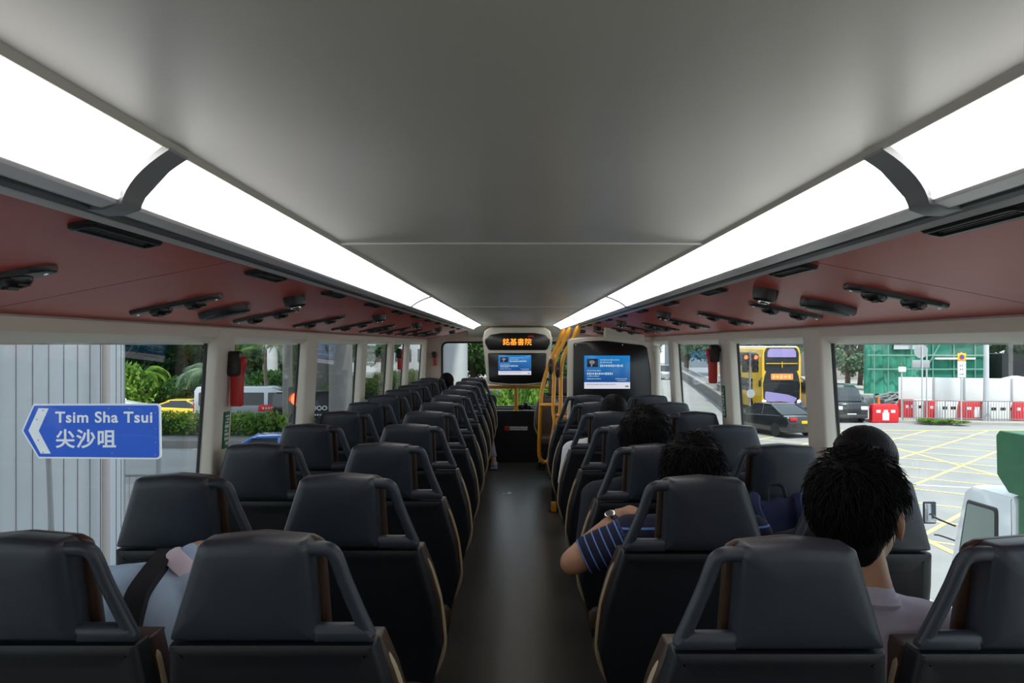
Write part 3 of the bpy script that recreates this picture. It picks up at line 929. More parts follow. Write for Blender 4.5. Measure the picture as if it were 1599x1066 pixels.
pillar_label(-1, 3.27, 1.09, 1.235, 'green and white printed label below the hammer on the sign-side pillar')
pillar_label(1, 4.66, 1.09, 1.27, 'green and white printed label below the hammer on the stair-side pillar')
# ================================================================== people
for key, col in (('skin_light', (0.55, 0.31, 0.20)), ('skin_tan', (0.42, 0.22, 0.13))):
    m = mat(key, col, 0.5, bump=0.1, bscale=150, var=0.05, vscale=20)
    m.node_tree.nodes['Principled BSDF'].inputs['Subsurface Weight'].default_value = 0.08
    M[key] = m
defm('hair_black', (0.005, 0.0045, 0.0045), 0.6, bump=0.2, bscale=160, spec=0.12)
defm('hair_gloss', (0.007, 0.007, 0.009), 0.55, bump=0.1, bscale=90, spec=0.25)
defm('shirt_mauve', (0.46, 0.43, 0.53), 0.85, bump=0.2, bscale=500, var=0.05)
defm('shirt_white', (0.72, 0.72, 0.76), 0.85, bump=0.2, bscale=500, var=0.03)
defm('shirt_navy', (0.012, 0.014, 0.022), 0.85, bump=0.2, bscale=500)
defm('shirt_blue', (0.46, 0.62, 0.84), 0.8, bump=0.2, bscale=500, var=0.05)
defm('collar_pink', (0.74, 0.66, 0.76), 0.8)
defm('trouser_dark', (0.02, 0.022, 0.03), 0.85)
defm('trouser_grey', (0.30, 0.31, 0.36), 0.85)
defm('shoe_black', (0.012, 0.010, 0.010), 0.35)
defm('sock_white', (0.75, 0.75, 0.75), 0.9)
defm('eye_white', (0.8, 0.8, 0.8), 0.2)
defm('backpack_blue', (0.008, 0.013, 0.065), 0.8, bump=0.4, bscale=300, var=0.15)
defm('strap_black', (0.010, 0.011, 0.016), 0.8, bump=0.3, bscale=600)
def stripe_mat():
    m = bpy.data.materials.new('shirt_striped'); m.use_nodes = True
    nt = m.node_tree; b = nt.nodes['Principled BSDF']; b.inputs['Roughness'].default_value = 0.85
    at_ = nt.nodes.new('ShaderNodeAttribute'); at_.attribute_name = 'stripe'
    md = nt.nodes.new('ShaderNodeMath'); md.operation = 'FRACT'
    lt = nt.nodes.new('ShaderNodeMath'); lt.operation = 'LESS_THAN'; lt.inputs[1].default_value = 0.16
    mx = nt.nodes.new('ShaderNodeMix'); mx.data_type = 'RGBA'
    mx.inputs[6].default_value = (0.006, 0.008, 0.035, 1); mx.inputs[7].default_value = (0.13, 0.26, 0.62, 1)
    nt.links.new(at_.outputs['Fac'], md.inputs[0]); nt.links.new(md.outputs[0], lt.inputs[0])
    nt.links.new(lt.outputs[0], mx.inputs[0]); nt.links.new(mx.outputs[2], b.inputs['Base Color'])
    return m
M['shirt_striped'] = stripe_mat()

def remeshed(mb, voxel, smooth=4, disp=0.0, dscale=30.0, seed=0):
    """one continuous surface grown over the overlapping masses in mb"""
    me = bpy.data.meshes.new('tmp'); mb.bm.to_mesh(me); mb.bm.free()
    o = bpy.data.objects.new('tmp', me); COL.objects.link(o)
    r = o.modifiers.new('r', 'REMESH'); r.mode = 'VOXEL'; r.voxel_size = voxel; r.use_smooth_shade = True
    sm = o.modifiers.new('s', 'SMOOTH'); sm.factor = 0.5; sm.iterations = smooth
    dg = bpy.context.evaluated_depsgraph_get()
    res = bpy.data.meshes.new_from_object(o.evaluated_get(dg))
    bpy.data.objects.remove(o); bpy.data.meshes.remove(me)
    if disp:
        n = len(res.vertices)
        co = np.empty(n * 3); res.vertices.foreach_get('co', co)
        for v in res.vertices:
            d = noise.noise(v.co * dscale + Vector((seed, 0, 0))) + 0.5 * noise.noise(v.co * dscale * 2.3)
            v.co = v.co + v.normal * d * disp
    res.polygons.foreach_set('use_smooth', [True] * len(res.polygons))
    return res
def put(me, name, m, parent, label=None):
    me.materials.clear(); me.materials.append(M[m])
    o = bpy.data.objects.new(name, me); COL.objects.link(o); o.parent = parent
    if label: o['label'] = label
    return o

def hand(mb, wrist, direction, palm_n, side, curl=0.5, k=1.0):
    """palm, four fingers of different length and a thumb from its side; palm_n points out of the palm"""
    d = Vector(direction).normalized(); n = Vector(palm_n); n = (n - d * n.dot(d)).normalized()
    w = d.cross(n) * side          # towards the thumb
    W = Vector(wrist)
    for i, off in enumerate((0.028, 0.009, -0.010, -0.028)):
        a = W + d * 0.015 * k + w * off * 0.6 * k
        b = W + d * (0.088 - abs(off - 0.009) * 0.25) * k + w * off * k
        mb.cap(a, b, 0.0145 * k, 0.0115 * k, 10)
        L = (0.072, 0.080, 0.074, 0.058)[i] * k
        p = b; ang = 0.0
        for j, (f, r0, r1) in enumerate(((0.45, 0.0092, 0.0086), (0.32, 0.0086, 0.0080), (0.23, 0.0080, 0.0070))):
            ang += curl * (0.8, 1.0, 0.7)[j]
            q = p + (d * math.cos(ang) + n * math.sin(ang)) * L * f + w * off * 0.10
            mb.cap(p, q, r0 * k, r1 * k, 9); p = q
    a = W + d * 0.022 * k + w * 0.022 * k
    b = a + (d * 0.5 + w * 0.75 + n * 0.35).normalized() * 0.042 * k
    c = b + (d * 0.85 + w * 0.35 + n * 0.45).normalized() * 0.030 * k
    e = c + (d * 0.95 + n * 0.5).normalized() * 0.024 * k
    mb.cap(a, b, 0.015 * k, 0.0115 * k, 10); mb.cap(b, c, 0.0115 * k, 0.0098 * k, 9); mb.cap(c, e, 0.0098 * k, 0.0082 * k, 9)

def person(label, hip, chest, neck, head, yaw=0.0, pitch=0.0, roll=0.0, sh=0.185, arms=None, legs=None, skin='skin_tan', shirt='shirt_white', shirt_name='shirt',
           trousers='trouser_dark', sleeve=0.62, hair='short', hair_k=1.0, k=1.0, voxel=0.009, stripes=False, collar=None, socks=False, twist=0.0, sf=0.42, strands=0, shoes='shoe_black'):
    hip, chest, neck, head = Vector(hip), Vector(chest), Vector(neck), Vector(head)
    t = thing('person', (hip.x, hip.y, 0.0), label, 'person')
    B = Vector(t.location)
    L = lambda p: Vector(p) - B
    right = Matrix.Rotation(twist, 3, 'Z') @ Vector((1, 0, 0))
    S = {-1: chest + (neck - chest) * sf - right * sh, 1: chest + (neck - chest) * sf + right * sh}
    arms = arms or {}
    A = {}
    for s in (-1, 1):
        a = arms.get(s)
        if a is None:
            e = S[s] + Vector((s * 0.05, 0.08, -0.27)); w = e + Vector((-s * 0.10, 0.22, -0.03)); dr = (w - e); pn = Vector((0, 0, -1))
            a = (e, w, dr, pn, 0.45)
        A[s] = tuple(Vector(v) if hasattr(v, '__len__') else v for v in a)
    G = {}
    legs = legs or {}
    for s in (-1, 1):
        g = legs.get(s)
        if g is None:
            kn = Vector((hip.x + s * 0.11, hip.y + 0.40, 0.50)); an = Vector((kn.x, kn.y + 0.06, 0.10)); g = (kn, an)
        G[s] = tuple(Vector(v) for v in g)
    HR = Euler((pitch, roll, yaw)).to_matrix()
    H = lambda x, y, z: L(head) + HR @ (Vector((x, y, z)) * k)
    # ---- body: one surface
    mb = MB()
    spine = (chest - hip)
    ax = spine.normalized()
    tr = Matrix.Rotation(twist, 3, 'Z')
    mb.ell(L(hip), (0.165, 0.115, 0.11)); mb.ell(L(hip + spine * 0.45), (0.135, 0.095, 0.15), tr); mb.ell(L(chest), (0.16, 0.105, 0.15), tr)
    mb.cap(L(chest + (neck - chest) * 0.5), L(neck), 0.075, 0.056)
    mb.cap(L(neck), H(0, -0.022, -0.06), 0.054, 0.052)
    mb.ell(H(0, -0.012, 0.028), (0.074 * k, 0.093 * k, 0.092 * k), HR, 24, 16)
    mb.ell(H(0, 0.025, -0.035), (0.060 * k, 0.066 * k, 0.078 * k), HR)
    mb.ell(H(0, 0.060, -0.082), (0.028 * k, 0.026 * k, 0.022 * k), HR)          # chin
    mb.cap(H(0, 0.086, 0.012), H(0, 0.106, -0.024), 0.009 * k, 0.014 * k)         # nose
    for s in (-1, 1):
        mb.ell(H(s * 0.030, 0.074, 0.022), (0.024 * k, 0.014 * k, 0.009 * k), HR)  # brow
        mb.ell(H(s * 0.036, 0.066, -0.022), (0.022 * k, 0.020 * k, 0.020 * k), HR) # cheek
        er = HR @ Euler((0.15, 0, s * 0.35)).to_matrix()
        mb.ell(H(s * 0.079, -0.010, -0.012), (0.009 * k, 0.019 * k, 0.032 * k), er)
        mb.ell(H(s * 0.077, -0.004, -0.038), (0.008 * k, 0.010 * k, 0.012 * k), er)
    mb.ell(H(0, 0.090, -0.052), (0.022 * k, 0.009 * k, 0.006 * k), HR); mb.ell(H(0, 0.088, -0.062), (0.019 * k, 0.009 * k, 0.006 * k), HR)
    for s in (-1, 1):
        e, w, dr, pn, curl = A[s]
        mb.cap(L(chest + (neck - chest) * 0.6), L(S[s]), 0.07, 0.058)
        mb.cap(L(S[s]), L(e), 0.052, 0.041); mb.cap(L(e), L(e + (w - e) * 0.35), 0.041, 0.040); mb.cap(L(e + (w - e) * 0.35), L(w), 0.040, 0.027)
        hand(mb, L(w), dr, pn, 1 if s * 1 < 0 else -1, curl)
        kn, an = G[s]
        mb.cap(L(hip + right * s * 0.09), L(kn), 0.082, 0.056); mb.cap(L(kn), L(kn + (an - kn) * 0.35), 0.056, 0.055); mb.cap(L(kn + (an - kn) * 0.35), L(an), 0.055, 0.037)
        mb.cap(L(an), L(an + Vector((0, 0.13, -0.055))), 0.038, 0.026)
    me = remeshed(mb, voxel, 2)
    body = put(me, 'body', skin, t)
    # ---- eyes
    for s in (-1, 1):
        mb = MB(); mb.ell(H(s * 0.031, 0.077, 0.004), 0.0115 * k, None, 12, 8); e_ = mb.build('eye', 'eye_white', t)
        mb = MB(); mb.ell(H(s * 0.031, 0.0865, 0.004), (0.005 * k, 0.003 * k, 0.005 * k), HR, 10, 6); mb.build('iris', 'hair_black', e_)
    # ---- hair
    mb = MB(); hk = hair_k
    mb.ell(H(0, -0.022, 0.042), (0.084 * k * hk, 0.098 * k * hk, 0.090 * k * hk), HR, 24, 16)
    mb.ell(H(0, -0.050, 0.005), (0.079 * k * hk, 0.066 * k * hk, 0.082 * k * hk), HR)
    mb.ell(H(0, 0.040, 0.078), (0.066 * k * hk, 0.050 * k, 0.040 * k), HR)
    if hair == 'short':
        mb.ell(H(0, -0.062, -0.050), (0.058 * k * hk, 0.036 * k, 0.050 * k), HR)
        for s in (-1, 1): mb.ell(H(s * 0.068 * hk, -0.014, 0.034), (0.014 * k, 0.040 * k, 0.036 * k), HR)
    if hair == 'bun':
        mb.ell(H(0, -0.10, 0.06), (0.045 * k, 0.035 * k, 0.042 * k), HR)
        for s in (-1, 1): mb.ell(H(s * 0.068, -0.01, 0.0), (0.018 * k, 0.05 * k, 0.05 * k), HR)
    me = remeshed(mb, 0.006, 3, 0.003 if hair == 'short' else 0.0012, 45.0, len(label))
    if hair == 'bun':
        bm = MB(); bm.bm.from_mesh(me); bpy.data.meshes.remove(me)
        rg = random.Random(5)
        for i in range(700):
            a0 = rg.uniform(-1.25, 1.25); b0 = rg.uniform(-0.6, 0.9); q = []
            for j in range(6):
                b_ = b0 + j * 0.22
                u = Vector((math.sin(a0) * math.cos(b_ * 0.35), -math.sin(b_) * math.cos(a0), math.cos(b_) * math.cos(a0) + 0.12)).normalized()
                q.append(H(u.x * 0.0895 * k * hk / k, -0.022 + u.y * 0.104 * hk, 0.040 + u.z * 0.096 * hk))
            bm.tube(q, [0.0006, 0.0016, 0.0018, 0.0018, 0.0014, 0.0005], 4)
        hobj = bm.build('hair', 'hair_gloss', t, 180)
    elif strands:
        rg = random.Random(len(label) + strands)
        bm = MB(); bm.bm.from_mesh(me); bpy.data.meshes.remove(me)
        for i in range(strands):
            th = rg.uniform(0, 2 * PI); ph = math.acos(rg.uniform(-0.55, 1.0))
            u = Vector((math.sin(ph) * math.cos(th), math.sin(ph) * math.sin(th), math.cos(ph)))
            if u.y > 0.45 and u.z < 0.4: continue
            if abs(u.x) > 0.45 and u.z < 0.2 and u.y > -0.35: continue
            base = Vector((u.x * 0.082 * hk, -0.030 + u.y * 0.098 * hk, 0.030 + u.z * 0.098 * hk))
            tang = Vector((-u.x * 0.1, 0.25 - 0.2 * u.y, -1.0)) + Vector((rg.uniform(-.5, .5), rg.uniform(-.4, .4), 0))
            if u.z > 0.75: tang = Vector((rg.uniform(-1, 1), rg.uniform(-.3, 1), 0.05))
            tang = (tang - u * tang.dot(u)).normalized()
            ln = rg.uniform(0.03, 0.06)
            lift = rg.uniform(0.001, 0.006) if rg.random() < 0.93 else rg.uniform(0.006, 0.014)
            if hair == 'bun': lift = 0.001; ln *= 1.2
            q = [base - u * 0.004, base + tang * ln * 0.5 + u * lift, base + tang * ln + u * (lift * 0.6)]
            bm.tube([H(*p) for p in q], [0.0017, 0.0014, 0.0003], 4)
        hobj = bm.build('hair', 'hair_black' if hair == 'short' else 'hair_gloss', t, 180)
    else:
        hobj = put(me, 'hair', 'hair_black' if hair == 'short' else 'hair_gloss', t)
    # ---- shirt
    def torso(mb, g):
        mb.ell(L(hip + Vector((0, 0, 0.03))), (0.175 + g, 0.125 + g, 0.10)); mb.ell(L(hip + spine * 0.45), (0.15 + g, 0.108 + g, 0.16), tr); mb.ell(L(chest), (0.168 + g, 0.113 + g, 0.155), tr)
        mb.cap(L(chest + (neck - chest) * 0.3), L(chest + (neck - chest) * 0.90), 0.085 + g, 0.066)
        mb.cap(L(hip + spine * 0.3), L(chest), 0.11 + g, 0.11 + g)
    mb = MB(); torso(mb, 0.006)
    for s in (-1, 1):
        e, w, dr, pn, curl = A[s]
        mb.cap(L(chest + (neck - chest) * 0.58), L(S[s]), 0.078, 0.068)
        mb.cap(L(S[s] - Vector((0, 0, 0.02))), L(chest - ax * 0.02), 0.066, 0.07)
        if sleeve < 1.2:
            end = S[s] + (e - S[s]) * sleeve
            mb.ell(L(S[s]), 0.066); mb.tube([L(S[s]), L(S[s] + (end - S[s]) * 0.5), L(end)], [0.066, 0.063, 0.060], 16)
        else:
            mb.cap(L(S[s]), L(e), 0.066, 0.056); mb.tube([L(e), L(e + (w - e) * 0.9)], [0.056, 0.040], 14)
    me = remeshed(mb, voxel, 2, 0.004, 11.0, 5)
    if stripes:
        n = len(me.vertices)
        att = me.attributes.new('stripe', 'FLOAT', 'POINT')
        vals = np.zeros(n)
        for i, v in enumerate(me.vertices):
            p = v.co + B
            best = None
            for s in (-1, 1):
                e = A[s][0]; a = S[s]; ab = e - a
                tt = (p - a).dot(ab) / ab.length_squared
                if tt > 0.08:
                    dd = (p - (a + ab * min(tt, 1))).length
                    if dd < 0.085: best = tt * ab.length / 0.026
            vals[i] = best if best is not None else (p.z / 0.036 + 0.35 * noise.noise(p * 6))
        att.data.foreach_set('value', vals)
    shirt_o = put(me, shirt_name, shirt, t)
    if collar:
        mb = MB(); c = L(chest + (neck - chest) * 0.86); d = (L(neck) - L(chest)).normalized()
        u = d.orthogonal().normalized(); w2 = d.cross(u)
        rings = []
        for (r, hgt) in ((0.066, -0.022), (0.061, 0.004), (0.062, 0.018), (0.067, 0.024), (0.073, 0.018), (0.079, 0.002), (0.083, -0.022)):
            rings.append([c + (u * math.cos(a * PI / 14) + w2 * math.sin(a * PI / 14)) * r + d * hgt for a in range(28)])
        mb.ring_loft(rings + [rings[0]], False, False); mb.build('collar', collar, shirt_o)
    # ---- trousers, socks, shoes
    mb = MB()
    mb.ell(L(hip), (0.178, 0.128, 0.115))
    for s in (-1, 1):
        kn, an = G[s]
        mb.cap(L(hip + right * s * 0.09), L(kn), 0.094, 0.068); mb.cap(L(kn), L(kn + (an - kn) * 0.4), 0.068, 0.064); mb.tube([L(kn + (an - kn) * 0.4), L(kn + (an - kn) * 0.9)], [0.064, 0.054], 16)
    put(remeshed(mb, 0.011, 2), 'trousers', trousers, t)
    for s in (-1, 1):
        kn, an = G[s]
        if socks:
            mb = MB(); mb.tube([L(an + (kn - an) * 0.22), L(an), L(an + Vector((0, 0.03, -0.03)))], [0.047, 0.044, 0.045], 14); mb.build('sock', 'sock_white', t)
        mb = MB()
        mb.ell(L(an + Vector((0, -0.01, -0.045))), (0.046, 0.055, 0.045)); mb.cap(L(an + Vector((0, 0.03, -0.045))), L(an + Vector((s * 0.012, 0.155, -0.062))), 0.047, 0.038)
        mb.box(L(an + Vector((s * 0.004, 0.065, -0.090))), (0.088, 0.27, 0.02), 0.008)
        put(remeshed(mb, 0.008, 2), 'shoe', shoes, t)
    return t, (H, HR, L, S, A, shirt_o)

# man in the mauve T-shirt, directly ahead on the stair side
ry = RROW[0]
pm, (H, HR, L, S, A, so) = person('person in a mauve T-shirt with short black hair, head turned to the window', (0.68, ry + 0.33, 0.53), (0.725, ry + 0.27, 0.795), (0.755, ry + 0.245, 0.965), (0.760, ry + 0.29, 1.125),
    yaw=-0.70, sh=0.170, skin='skin_tan', shirt='shirt_mauve', hair='short', hair_k=1.05, k=1.10, strands=2400, shirt_name='t_shirt', sleeve=0.6)
mb = MB()
c = Vector((0.752, ry + 0.248, 0.945)) - Vector(pm.location)
mb.lathe([(0.068, -0.012), (0.074, -0.002), (0.070, 0.012), (0.062, 0.010)], 28, Matrix.Translation(c) @ Euler((-0.12, 0.1, 0)).to_matrix().to_4x4()); mb.build('neckband', 'shirt_mauve', so)

# woman with a hair clip by the window, one row ahead
ry = RROW[1]
pw, (H, HR, L, S, A, so) = person('person by the window with glossy tied black hair and a small clip', (0.93, ry + 0.33, 0.52), (0.94, ry + 0.27, 0.77), (1.05, ry + 0.27, 0.95), (1.092, ry + 0.30, 1.095),
    yaw=-0.25, sh=0.15, skin='skin_light', shirt='shirt_navy', hair='bun', hair_k=1.06, k=1.06, strands=900,
    arms={1: ((1.09, ry + 0.34, 0.62), (0.99, ry + 0.52, 0.58), (-0.6, 0.7, 0), (0, 0, -1), 0.5)})
mb = MB(); mb.cap(H(0.066, -0.055, 0.085), H(0.082, -0.030, 0.055), 0.005, 0.004, 8); mb.build('hair_clip', 'white_paint', pw)

# man in the striped polo shirt with his elbow out in the aisle
ry = RROW[1]
ps, (H, HR, L, S, A, so) = person('person in a navy polo shirt with light blue stripes, one elbow out in the aisle', (0.52, ry + 0.33, 0.56), (0.52, ry + 0.26, 0.80), (0.545, ry + 0.26, 0.955), (0.555, ry + 0.31, 1.075),
    yaw=-0.30, sh=0.19, skin='skin_tan', shirt='shirt_striped', hair='short', hair_k=1.06, k=1.06, strands=1500, stripes=True, sf=0.66, shirt_name='polo_shirt', sleeve=0.80,
    arms={-1: ((0.165, ry + 0.27, 0.815), (0.335, ry + 0.44, 0.925), (0.75, 0.65, 0.10), (0, 0.3, -1), 0.5)})
e, w = A[-1][0], A[-1][1]
mb = MB(); d = (w - e).normalized(); c0 = e + (w - e) * 0.84
mb.tube([L(c0 - d * 0.010), L(c0 + d * 0.010)], 0.0345, 20); ws = mb.build('watch_strap', 'leather_brown', ps)
up = (Vector((-0.2, -0.3, 1)) - d * Vector((-0.2, -0.3, 1)).dot(d)).normalized()
rotm = up.to_track_quat('Z', 'Y').to_matrix().to_4x4()
mb = MB(); mb.lathe([(0.018, 0), (0.018, 0.008), (0.014, 0.010)], 18, Matrix.Translation(L(c0 + up * 0.032)) @ rotm); mb.build('watch_face', 'chrome', ws)

# man in dark navy two rows ahead
ry = RROW[2]
person('person in dark navy clothes with short black hair, behind the white-shirted passenger', (0.52, ry + 0.33, 0.56), (0.50, ry + 0.27, 0.82), (0.515, ry + 0.25, 0.965), (0.522, ry + 0.29, 1.100),
       yaw=-0.3, sh=0.19, skin='skin_tan', shirt='shirt_navy', hair='short', hair_k=1.10, k=1.08, strands=900, sleeve=1.5,
       arms={-1: ((0.27, ry + 0.20, 0.62), (0.33, ry + 0.42, 0.60), (0.3, 0.9, 0.0), (0, 0, -1), 0.5)})

# passenger in a white shirt further ahead
ry = RROW[4]
person('person in a white short sleeved shirt leaning out towards the aisle', (0.50, ry + 0.34, 0.56), (0.50, ry + 0.29, 0.80), (0.56, ry + 0.29, 0.95), (0.575, ry + 0.32, 1.075),
       yaw=-0.1, sh=0.20, skin='skin_tan', shirt='shirt_white', hair='short', k=1.0, sleeve=0.8,
       arms={-1: ((0.285, ry + 0.26, 0.62), (0.31, ry + 0.46, 0.56), (0.2, 0.9, -0.1), (0, 0, -1), 0.5)})

# slumped passenger with a backpack strap, blue-sign side
ry = LROW[0]
pb, (H, HR, L, S, A, so) = person('person slumped forward in a pale blue shirt with a dark shoulder strap', (-1.00, ry + 0.36, 0.56), (-0.94, ry + 0.43, 0.80), (-0.815, ry + 0.50, 0.945), (-0.64, ry + 0.62, 0.845),
       yaw=-0.7, pitch=-0.9, sh=0.19, skin='skin_light', shirt='shirt_blue', hair='short', k=1.0, sleeve=1.5, collar='collar_pink', twist=-0.35,
       arms={-1: ((-1.06, ry + 0.62, 0.66), (-0.86, ry + 0.70, 0.62), (0.9, 0.2, 0.0), (0, 0, -1), 0.5), 1: ((-0.55, ry + 0.62, 0.68), (-0.66, ry + 0.72, 0.60), (-0.6, 0.5, 0.0), (0, 0, -1), 0.5)})
mb = MB()
from mathutils.bvhtree import BVHTree
bv = BVHTree.FromPolygons([v.co.copy() for v in so.data.vertices], [tuple(p.vertices) for p in so.data.polygons])
raw = []
for i in range(15):
    f = i / 14
    z = 1.06 - 0.50 * f; x = -0.885 - 0.045 * f
    hit = bv.ray_cast(L((x, ry - 0.2, z)), Vector((0, 1, 0)), 3.0)
    if hit[0] is not None: raw.append(hit[0] + Vector((0, -0.014, 0.004)))
top = raw[0]
front = [bv.ray_cast(top + Vector((-0.004, dy, 0.4)), Vector((0, 0, -1)), 2.0)[0] for dy in (0.14, 0.07)]
sp = spline([p + Vector((0, 0, 0.016)) for p in front if p is not None] + raw, 4)
rings = []
for i, p in enumerate(sp):
    tg = (sp[min(i + 1, len(sp) - 1)] - sp[max(i - 1, 0)]).normalized()
    sd = Vector((1, -0.1, 0.0)); sd = (sd - tg * sd.dot(tg)).normalized(); nn = tg.cross(sd)
    rings.append([p + sd * a * 0.026 + nn * b * 0.010 for a, b in ((-1, -1), (1, -1), (1, 1), (-1, 1))])
mb.ring_loft(rings); mb.build('shoulder_strap', 'strap_black', pb, 30)

# two passengers in the front row, blue-sign side
ry = LROW[10]
person('person in the front window seat, only dark hair showing between seats', (-0.92, ry + 0.36, 0.55), (-0.87, ry + 0.32, 0.80), (-0.84, ry + 0.31, 0.96), (-0.83, ry + 0.34, 1.04), sh=0.17, skin='skin_light', shirt='shirt_navy', hair='short', voxel=0.012)
person('person in grey trousers on the front aisle seat, bending over, one foot in the aisle', (-0.50, ry + 0.36, 0.56), (-0.49, ry + 0.50, 0.78), (-0.47, ry + 0.62, 0.90), (-0.46, ry + 0.70, 0.96), pitch=-0.8, sh=0.17, skin='skin_light', shirt='shirt_navy', trousers='trouser_grey', hair='short', voxel=0.012,
       legs={1: ((-0.38, ry + 0.62, 0.46), (-0.285, ry + 0.50, 0.11))}, shoes='trouser_grey',
       arms={1: ((-0.31, ry + 0.50, 0.60), (-0.34, ry + 0.66, 0.52), (0, 0.9, -0.1), (0, 0, -1), 0.5)})
# passenger behind the stair rails, foot stretched into the aisle
person('person at the front behind the stair rails, one black shoe in the aisle', (0.82, 9.55, 0.56), (0.84, 9.5, 0.82), (0.85, 9.48, 1.0), (0.86, 9.50, 1.12), sh=0.17, skin='skin_tan', shirt='shirt_navy', hair='short', voxel=0.012, socks=True,
       legs={-1: ((0.50, 9.80, 0.46), (0.30, 9.95, 0.105)), 1: ((0.85, 9.95, 0.48), (0.85, 10.0, 0.105))})

# blue backpack hung on the seat back on the stair side
ry = RROW[2]
t = thing('backpack', (0.93, ry - 0.10, 0.56), 'dark blue backpack hung on the back of a window seat, stair side', 'backpack')
mb = MB()
o = rpoly([(-0.17, 0.0), (0.15, 0.0), (0.16, 0.26), (0.11, 0.365), (0.0, 0.385), (-0.13, 0.365), (-0.18, 0.26)], [0.05, 0.05, 0.08, 0.06, 0.1, 0.06, 0.08], 5)
mb.slab(o, [(-0.075, 0.06), (-0.07, 0.03), (-0.05, 0.008), (-0.02, 0.0), (0.03, 0.006)], lambda a, b, d: Vector((a, d + 0.015 * math.sin(b * 17) , b + 0.012 * math.sin(a * 30))))
mb.build('bag_body', 'backpack_blue', t, 60)
mb = MB(); mb.slab(rpoly([(-0.12, 0.03), (0.11, 0.03), (0.11, 0.19), (-0.12, 0.19)], 0.04, 4), [(-0.105, 0.03), (-0.10, 0.01), (-0.09, 0), (-0.055, 0)], FX); mb.build('front_pocket', 'backpack_blue', t, 60)
for x0, x1 in ((-0.10, -0.06), (0.06, 0.075)):
    mb = MB()
    sp = spline([(x0, 0.0, 0.365), (x0 + 0.01, -0.045, 0.395), (x0, -0.095, 0.36), (x1, -0.115, 0.25), (x1, -0.11, 0.10)], 5)
    mb.tube(sp, 0.020, 8, flat=1.0); mb.build('bag_strap', 'backpack_blue', t)
mb = MB(); mb.tube(spline([(-0.03, 0.0, 0.37), (-0.02, 0.02, 0.425), (0.03, 0.02, 0.425), (0.04, 0.0, 0.37)], 5), 0.008, 8); mb.build('bag_loop', 'strap_black', t)

# folded black umbrella leaning from seat to aisle floor
t = thing('folded_umbrella', (0.145, 2.02, 0.0), 'folded black umbrella leaning out of the seats into the aisle', 'umbrella')
a, b = Vector((0, 0, 0.30)), Vector((0.42, 0.42, 0.62))
d = (b - a).normalized()
mb = MB()
mb.tube([a, a + d * 0.04, a + d * 0.25, b], [0.012, 0.024, 0.030, 0.034], 14); mb.build('umbrella_canopy', 'strap_black', t)
mb = MB(); mb.tube(spline([a + d * 0.02, a - d * 0.02, a + Vector((-0.035, -0.03, -0.08)), a + Vector((-0.045, -0.03, -0.2)), a + Vector((-0.05, -0.03, -0.30))], 5), 0.012, 10); mb.build('umbrella_handle', 'black_plastic', t)
# ================================================================== outside: materials
G = -2.7                         # street level below the upper deck floor
defm('asphalt', (0.30, 0.295, 0.29), 0.85, bump=0.2, bscale=60, var=0.10, vscale=0.6)
defm('concrete', (0.40, 0.38, 0.35), 0.85, var=0.08, vscale=2)
defm('concrete_dark', (0.20, 0.19, 0.18), 0.85, var=0.12, vscale=2)
defm('road_yellow', (0.84, 0.64, 0.24), 0.7, var=0.12, vscale=4)
defm('road_white', (0.80, 0.80, 0.80), 0.7, var=0.1, vscale=4)
defm('panel_grey', (0.52, 0.54, 0.57), 0.45, var=0.03, vscale=1)
defm('panel_joint', (0.16, 0.16, 0.17), 0.6)
defm('pipe_pink', (0.46, 0.40, 0.38), 0.5)
defm('galvanised', (0.30, 0.30, 0.31), 0.45, 0.5)
defm('post_grey', (0.24, 0.24, 0.25), 0.5)
defm('sign_blue', (0.004, 0.095, 0.60), 0.4)
defm('sign_white', (0.84, 0.85, 0.87), 0.4)
defm('sign_back', (0.36, 0.37, 0.40), 0.5)
defm('car_white', (0.80, 0.81, 0.82), 0.25, coat=0.6)
defm('car_silver', (0.48, 0.50, 0.53), 0.25, 0.4, coat=0.6)
defm('car_black', (0.018, 0.019, 0.022), 0.15, coat=0.8)
defm('car_yellow', (0.82, 0.50, 0.02), 0.2, coat=0.6)
defm('car_blue', (0.02, 0.13, 0.55), 0.25, coat=0.6)
defm('tyre', (0.02, 0.02, 0.02), 0.8)
defm('rim', (0.50, 0.50, 0.52), 0.3, 0.8)
defm('tail_red', (0.5, 0.01, 0.01), 0.25)
defm('lamp_clear', (0.8, 0.82, 0.85), 0.15)
defm('plate_yellow', (0.80, 0.50, 0.01), 0.5)
defm('plate_white', (0.8, 0.8, 0.8), 0.5)
defm('bus_yellow', (0.85, 0.50, 0.02), 0.3, coat=0.5)
defm('bus_blue', (0.01, 0.12, 0.50), 0.3, coat=0.5)
defm('bus_lilac', (0.36, 0.30, 0.62), 0.35)
defm('truck_green', (0.025, 0.14, 0.060), 0.45, var=0.1, vscale=3)
defm('net_green', (0.045, 0.27, 0.18), 0.8, bump=0.3, bscale=8, var=0.4, vscale=0.9)
defm('net_dark', (0.012, 0.16, 0.11), 0.8, bump=0.3, bscale=8, var=0.3, vscale=0.7)
defm('bamboo', (0.14, 0.30, 0.24), 0.7)
defm('barrier_red', (0.70, 0.02, 0.03), 0.45)
defm('barrier_white', (0.80, 0.80, 0.80), 0.45)
defm('hoarding_white', (0.74, 0.77, 0.76), 0.5, var=0.04, vscale=1)
defm('trunk', (0.085, 0.060, 0.045), 0.9, bump=0.6, bscale=30, var=0.2, vscale=4)
defm('trunk_pale', (0.20, 0.17, 0.13), 0.9, bump=0.5, bscale=30, var=0.2, vscale=4)
defm('soil', (0.09, 0.065, 0.045), 0.95)
defm('shop_window', (0.10, 0.12, 0.14), 0.2)
defm('door_glass', (0.20, 0.25, 0.23), 0.08)
